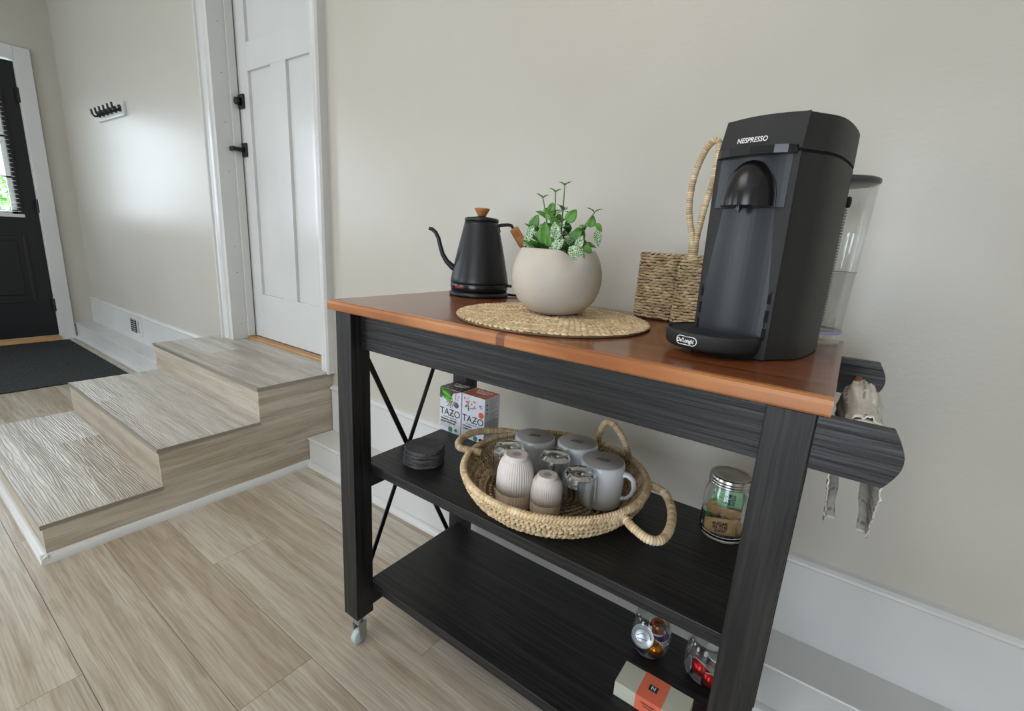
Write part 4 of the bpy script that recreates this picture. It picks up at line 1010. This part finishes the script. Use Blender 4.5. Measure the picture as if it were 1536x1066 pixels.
for (x, y), an, lb in mugs:
    t = mug(x, y, math.radians(an), lb)
    uX = Vector((.93, .36, 0)) if an > 90 else Vector((1, .05, 0)); uY = Vector((-uX.y, uX.x, 0)); cc = Vector((x, y, FZ+.0934))
    for k, (s, sz) in enumerate((('FINE STONEWARE', .0036), ('dishwasher safe', .0036), ('MIKASA', .0062) if False else ('MADE IN CHINA', .0042))):
        pass
    mb = MB(); rq = random.Random(int(an))
    for row_, (w_, h_, zy) in enumerate(((.020, .0012, .0055), (.024, .0012, .0030), (.026, .0012, .0005))):
        xx = -w_/2
        while xx < w_/2:
            l_ = rq.uniform(.0012, .0032); polyprint([(xx, zy), (xx+l_, zy), (xx+l_, zy+h_), (xx, zy+h_)], cc, uX, uY, mb); xx += l_+.0009
    xx = -.015
    for l_ in (.0035, .0025, .004, .003, .0015, .0035):
        polyprint([(xx, -.0055), (xx+l_, -.0055), (xx+l_, -.0025), (xx, -.0025)], cc, uX, uY, mb); xx += l_+.0014
    P('base_stamp', mb, M['ink'], t, label='small dark maker stamp, unreadable')
def tumbler(x, y, label, r_=.034, h_=.094, grp='clear glass tumblers upside down in the basket'):
    t = thing('glass_tumbler', label, 'glass', (x, y, FZ), 0, grp)
    o_ = [(r_*1.03, 0), (r_*1.05, .003), (r_*.98, .02), (r_*1.0, h_*.5), (r_*1.0, h_*.75), (r_*.95, h_*.9), (r_*.82, h_*.985), (r_*.70, h_), (r_*.60, h_-.0015), (r_*.3, h_-.005), (0, h_-.006)]
    i_ = [(0, h_-.009), (r_*.5, h_-.0088), (r_*.78, h_-.011), (r_*.905, h_*.88), (r_*.95, h_*.7), (r_*.95, .02), (r_*.985, 0)]
    part('tumbler_body', MB().lathe(o_+i_, seg=48), M['solidglass'], t)
    rg = MB().lathe([(r_*.74+.0012*math.cos(q), h_-.0005+.0012*math.sin(q)) for q in [2*PI*i/8 for i in range(9)]], seg=40)
    part('foot_rim', rg, M['solidglass'], t)
    return t
tumbler(-.5455, .790, 'clear glass tumbler upside down, leftmost of three, against the basket wall')
tumbler(-.447, .822, 'clear glass tumbler upside down in the middle of the cups')
tumbler(-.369, .787, 'clear glass tumbler upside down, nearest the basket front, right of three')
def ribcup(x, y, label, r_, h_):
    t = thing('ribbed_cup', label, 'cup', (x, y, FZ), 0, 'ribbed ceramic cups upside down in the basket')
    def rib(rr_, z, tt, i): return rr_*(1+(.012*math.sin(46*tt) if 0 < i < 8 else 0)), z
    hb_ = h_*.30
    pr = [(r_*.96, hb_), (r_*1.0, hb_+.0008), (r_*1.0, h_*.5), (r_*.97, h_*.65), (r_*.90, h_*.78), (r_*.80, h_*.865), (r_*.70, h_*.90), (r_*.66, h_*.915), (r_*.665, h_*.925), (r_*.63, h_*.99), (r_*.57, h_), (r_*.50, h_*.992), (0, h_*.985)]
    part('upper_body', MB().lathe(pr, seg=276, fn=rib), M['ribw'], t)
    part('lip_band', MB().lathe([(r_*.90, 0), (r_*.96, 0), (r_*.985, .002), (r_*.985, hb_), (r_*.9, hb_)], seg=276, fn=lambda a_, z, tt, i: (a_*(1+(.012*math.sin(46*tt) if 1 < i < 4 else 0)), z)), M['ribb'], t, label='bare beige ribbed lip band')
    part('foot_disc', MB().lathe([(0, h_*.987), (r_*.5, h_*.990)], seg=32), mat('foot_grey', (176, 168, 164), .6), t)
    return t
ribcup(-.4875, .7345, 'taller ribbed white ceramic cup upside down at the basket front', .0385, .111)
ribcup(-.4235, .7545, 'shorter ribbed white ceramic cup upside down at the basket front', .0325, .080)

# ---- mason jar with sweetener packets
jar = thing('mason_jar', 'clear glass mason jar with a silver screw lid holding sweetener packets', 'jar', (-.120, .932, SZ+.0004))
jo = [(0, .0), (.034, .0), (.0395, .003), (.0425, .010), (.0432, .022), (.0430, .075), (.0415, .092), (.0375, .104), (.0350, .110), (.0345, .118), (.0325, .118), (.0330, .108), (.0355, .101), (.0393, .090), (.0407, .075), (.0408, .022), (.0395, .009), (0, .006)]
part('jar_body', MB().lathe(jo, seg=56), M['solidglass'], jar)
lb_ = [(.0345, .1105)]+[(.0375+.0009*math.sin(k*PI/2+.5), .111+k*.0013) for k in range(11)]+[(.0372, .1265), (.0355, .1285), (.0330, .1282), (.0300, .1275)]
bnd = part('screw_band', MB().lathe(lb_, seg=64), M['chrome'], jar, label='silver screw band')
part('lid_disc', MB().lathe([(0, .1262), (.020, .1266), (.026, .1258), (.0285, .1270), (.031, .1272)], seg=48), M['chrome'], bnd, label='flat silver lid disc')
kraft = mat('kraft_paper', (196, 158, 112), .75, rgb2=(184, 144, 98), nscale=25); mint = mat('mint_paper', (160, 214, 170), .6, rgb2=(140, 200, 152), nscale=20)
rr = random.Random(81); JC = Vector((-.120, .932, SZ)); jv = Vector((-.128, .992, 0)); jt = Vector((.992, .128, 0))
def packet(X, D, Z, yaw, tilt, roll, m, label, grp, w_=.054, h_=.034, ink=True):
    t = thing('sweetener_packet', label, 'packet', JC+jt*X+jv*D+Vector((0, 0, Z)), 0, grp)
    mx = Matrix.Rotation(math.atan2(jt.y, jt.x)+yaw, 4, 'Z') @ Matrix.Rotation(tilt, 4, 'X') @ Matrix.Rotation(roll, 4, 'Y')
    mb = MB(); v = []; nx, nz = 8, 6
    for sd in (-1, 1):
        for i in range(nx+1):
            for j in range(nz+1):
                u, q = -1+2*i/nx, -1+2*j/nz; pu = .0030*(1-u**4)*(1-q**4)+.0007*math.sin(i*2.3+j*1.7)
                v.append(mx @ Vector((u*w_/2, sd*(pu+.0003), q*h_/2)))
    N_ = (nx+1)*(nz+1)
    f = [(i*(nz+1)+j, (i+1)*(nz+1)+j, (i+1)*(nz+1)+j+1, i*(nz+1)+j+1) for i in range(nx) for j in range(nz)]
    mb.add(v, f+[tuple(N_+k for k in reversed(q)) for q in f], False)
    o = part('paper', mb, m, t)
    return t, o, mx
def pprint_(t, o, mx, lines, size, m):
    X = (mx @ Vector((1, 0, 0))); Z = (mx @ Vector((0, 0, 1))); n_ = mx @ Vector((0, -1, 0))
    for k, s in enumerate(lines):
        c = n_*.0044+Z*((len(lines)-1)/2-k)*size*.86
        lettering('packet_lettering', s, size, m, o, c, X, Z, world=False, bold=.0003, squash=.95)
dk = mat('packet_ink', (70, 44, 30), .6); tl = mat('teal_ink', (20, 70, 66), .6)
a_ = packet(-.004, -.0245, .028, .08, 0, -.12, kraft, 'kraft paper sugar packet with dark lettering, lowest at the jar front', 'kraft sugar packets in the jar'); pprint_(*a_, ['SUGAR', 'IN THE', 'RAW'], .0088, dk)
packet(.014, -.010, .032, -.5, .1, .2, kraft, 'kraft sugar packet at the right side of the jar', 'kraft sugar packets in the jar', .044)
packet(-.016, -.006, .055, .5, .15, .9, kraft, 'kraft sugar packet standing up at the left of the jar', 'kraft sugar packets in the jar', .040, .030)
packet(.006, -.012, .055, -.1, .5, -.1, kraft, 'crumpled kraft sugar packet above the lettered one', 'kraft sugar packets in the jar', .044, .026)
packet(.018, .004, .058, -.9, .1, .1, kraft, 'kraft sugar packet tucked behind at mid height, jar right', 'kraft sugar packets in the jar', .032)
a_ = packet(.004, -.012, .083, .05, .12, 1.5, mint, 'mint green sweetener packet near the top of the jar front', 'mint green packets in the jar', .040, .044); pprint_(*a_, ['STEVIA', 'IN THE', 'RAW'], .0080, tl)
packet(-.014, .002, .078, .7, .1, .2, mint, 'mint green packet at the upper left of the jar', 'mint green packets in the jar', .034)
packet(-.026, -.002, .048, 1.1, 0, .1, mat('green_paper', (96, 168, 84), .6), 'bright green packet low at the left of the jar', 'mint green packets in the jar', .026, .032)
packet(.020, .012, .080, -.8, .1, .3, mint, 'mint green packet behind at the upper right', 'mint green packets in the jar', .030)

# ================================================================== LOWER SHELF
LZ = .1783
def bowl(x, y, label, r_=.043):
    t = thing('stemless_glass', label, 'glass', (x, y, LZ), 0, 'stemless glasses of coffee capsules on the lower shelf')
    o_ = [(0, 0), (r_*.45, 0), (r_*.72, .006), (r_*.92, .020), (r_*1.0, .038), (r_*1.0, .052), (r_*.93, .075), (r_*.82, .100), (r_*.79, .1005), (r_*.90, .075), (r_*.97, .052), (r_*.965, .038), (r_*.88, .022), (r_*.68, .010), (0, .006)]
    part('glass_bowl', MB().lathe(o_, seg=56), M['bowlglass'], t)
bowl(-.219, .912, 'stemless glass of purple, orange and silver coffee capsules, left one'); bowl(-.103, .920, 'stemless glass of red and black coffee capsules, behind the front right leg', .044)
foil = mat('silver_foil', (206, 206, 210), .3, metal=.6, bump=.3, bscale=90); rim_ = mat('capsule_rim', (212, 210, 216), .35, metal=.5)
def capsule(cx_, cy_, cz_, dirn, colr, label, r_=.0185, grp='coffee capsules in the left stemless glass', name='c', logo=False):
    """dirn is where the foil lid faces"""
    cm_ = mat('capsule_'+name, colr, .22, metal=.75); cc = Vector((cx_, cy_, cz_)); d = Vector(dirn).normalized()
    t = thing('coffee_capsule', label, 'capsule', cc, 0, grp)
    R3 = d.to_track_quat('Z', 'Y').to_matrix().to_4x4()
    def T(mb): mb.v = [tuple(R3 @ Vector(p)) for p in mb.v]; return mb
    part('shell', T(MB().lathe([(r_*.92, 0), (r_*.90, -.004), (r_*.82, -.011), (r_*.62, -.018), (r_*.32, -.0215), (0, -.0225)], seg=28)), cm_, t)
    part('rim', T(MB().lathe([(r_*.9, -.0008), (r_, -.0008), (r_*1.02, 0), (r_, .0008), (r_*.9, .0008)], seg=32)), rim_, t)
    fo = part('foil_lid', T(MB().lathe([(0, .0002), (r_*.9, .0004), (r_*.93, .0010)], seg=28)), foil, t)
    if logo:
        part('foil_ring', T(MB().tube([(r_*.70*math.cos(q), r_*.62*math.sin(q), .0010) for q in [2*PI*i/24*.8 for i in range(24)]], .0005, 5).tube([(-r_*.5, -r_*.1, .001), (-.001, r_*.28, .001), (r_*.45, -r_*.15, .001), (-r_*.4, -r_*.3, .001)], .0006, 5)), M['ink'], fo)
    return t
gv = Vector((-.2335, .972, 0)); gt = Vector((.972, .2335, 0)); GC = Vector((-.219, .912, 0))
def g1(X, Z, D): p = GC+gt*X+gv*D; return p.x, p.y, Z
toC = (.22, -.93, .30)
capsule(*g1(-.0155, .2220, -.016), (.0, -.93, .42), (190, 190, 196), 'silver foil capsule lid facing out, at the upper left of its glass', .0245, name='silver', logo=True)
capsule(*g1(-.0150, .2000, -.002), (.35, .65, .2), (98, 66, 160), 'purple capsule, lowest at the left of its glass', .0195, name='purple')
capsule(*g1(.0150, .1990, -.006), (.1, .8, .15), (214, 132, 30), 'bright orange capsule at the bottom right of its glass', .0200, name='orange')
capsule(*g1(.0120, .2430, .004), (-.3, .6, -.7), (150, 82, 50), 'copper brown capsule on top, partly behind the shelf edge', .0195, name='brown')
capsule(*g1(.0215, .2190, .010), (.1, .4, -.9), (84, 54, 130), 'dark purple capsule at the right of its glass', .0180, name='dpurple')
gv = Vector((-.111, .994, 0)); gt = Vector((.994, .111, 0)); GC = Vector((-.103, .920, 0)); G2 = 'coffee capsules in the right stemless glass'
capsule(*g1(-.030, .2020, -.008), (-.9, -.35, .2), (60, 62, 80), 'blue-grey capsule on edge at the left side of its glass', .0165, G2, 'bluegrey')
capsule(*g1(.014, .2560, -.008), (.15, -.5, .85), (200, 30, 34), 'red capsule with pale lid facing out near the top', .0180, G2, 'red')
capsule(*g1(-.006, .2180, -.014), (.3, .75, .55), (206, 26, 28), 'red capsule lying below the topmost of the right glass', .0200, G2, 'red')
capsule(*g1(.012, .2060, -.018), (-.2, .7, .6), (190, 22, 26), 'red capsule at the front right beside the cart leg', .0200, G2, 'red')
capsule(*g1(.014, .190, .012), (.2, .3, .95), (34, 34, 38), 'black capsule at the bottom of the right glass', .0165, G2, 'black')
capsule(*g1(.018, .236, .006), (.2, -.2, .95), (150, 26, 28), 'dark red capsule on top at the right', .0165, G2, 'dred')

# capsule carton
cb = thing('capsule_carton', 'long sage grey carton with a coral band and black emblem', 'box', (-.168, .792, LZ))
sage = mat('sage_card', (186, 188, 172), .5); coral = mat('coral_card', (222, 112, 84), .5)
P('carton', box(-.237, -.100, .762, .822, LZ+.0003, .2115), sage, cb, bevel=.0006)
P('coral_band', box(-.194, -.144, .7616, .8224, LZ+.0004, .2119), coral, cb, label='coral band round the carton')
em = P('emblem', box(-.178, -.161, .786, .800, .2119, .2122), M['ink'], cb, label='small black square emblem with a pale letter N')
lettering('emblem_letter', 'N', .0115, mat('pale_blue_print', (190, 214, 226), .5), em, (-.1695, .793, .2124), BX, BY, bold=.0004)
lettering('front_lettering', 'NESPRESSO', .0060, M['ink'], em, (-.169, .7612, .2005), BX, BZ)
lettering('front_lettering', 'CAPSULES', .0045, M['ink'], em, (-.169, .7612, .1945), BX, BZ)
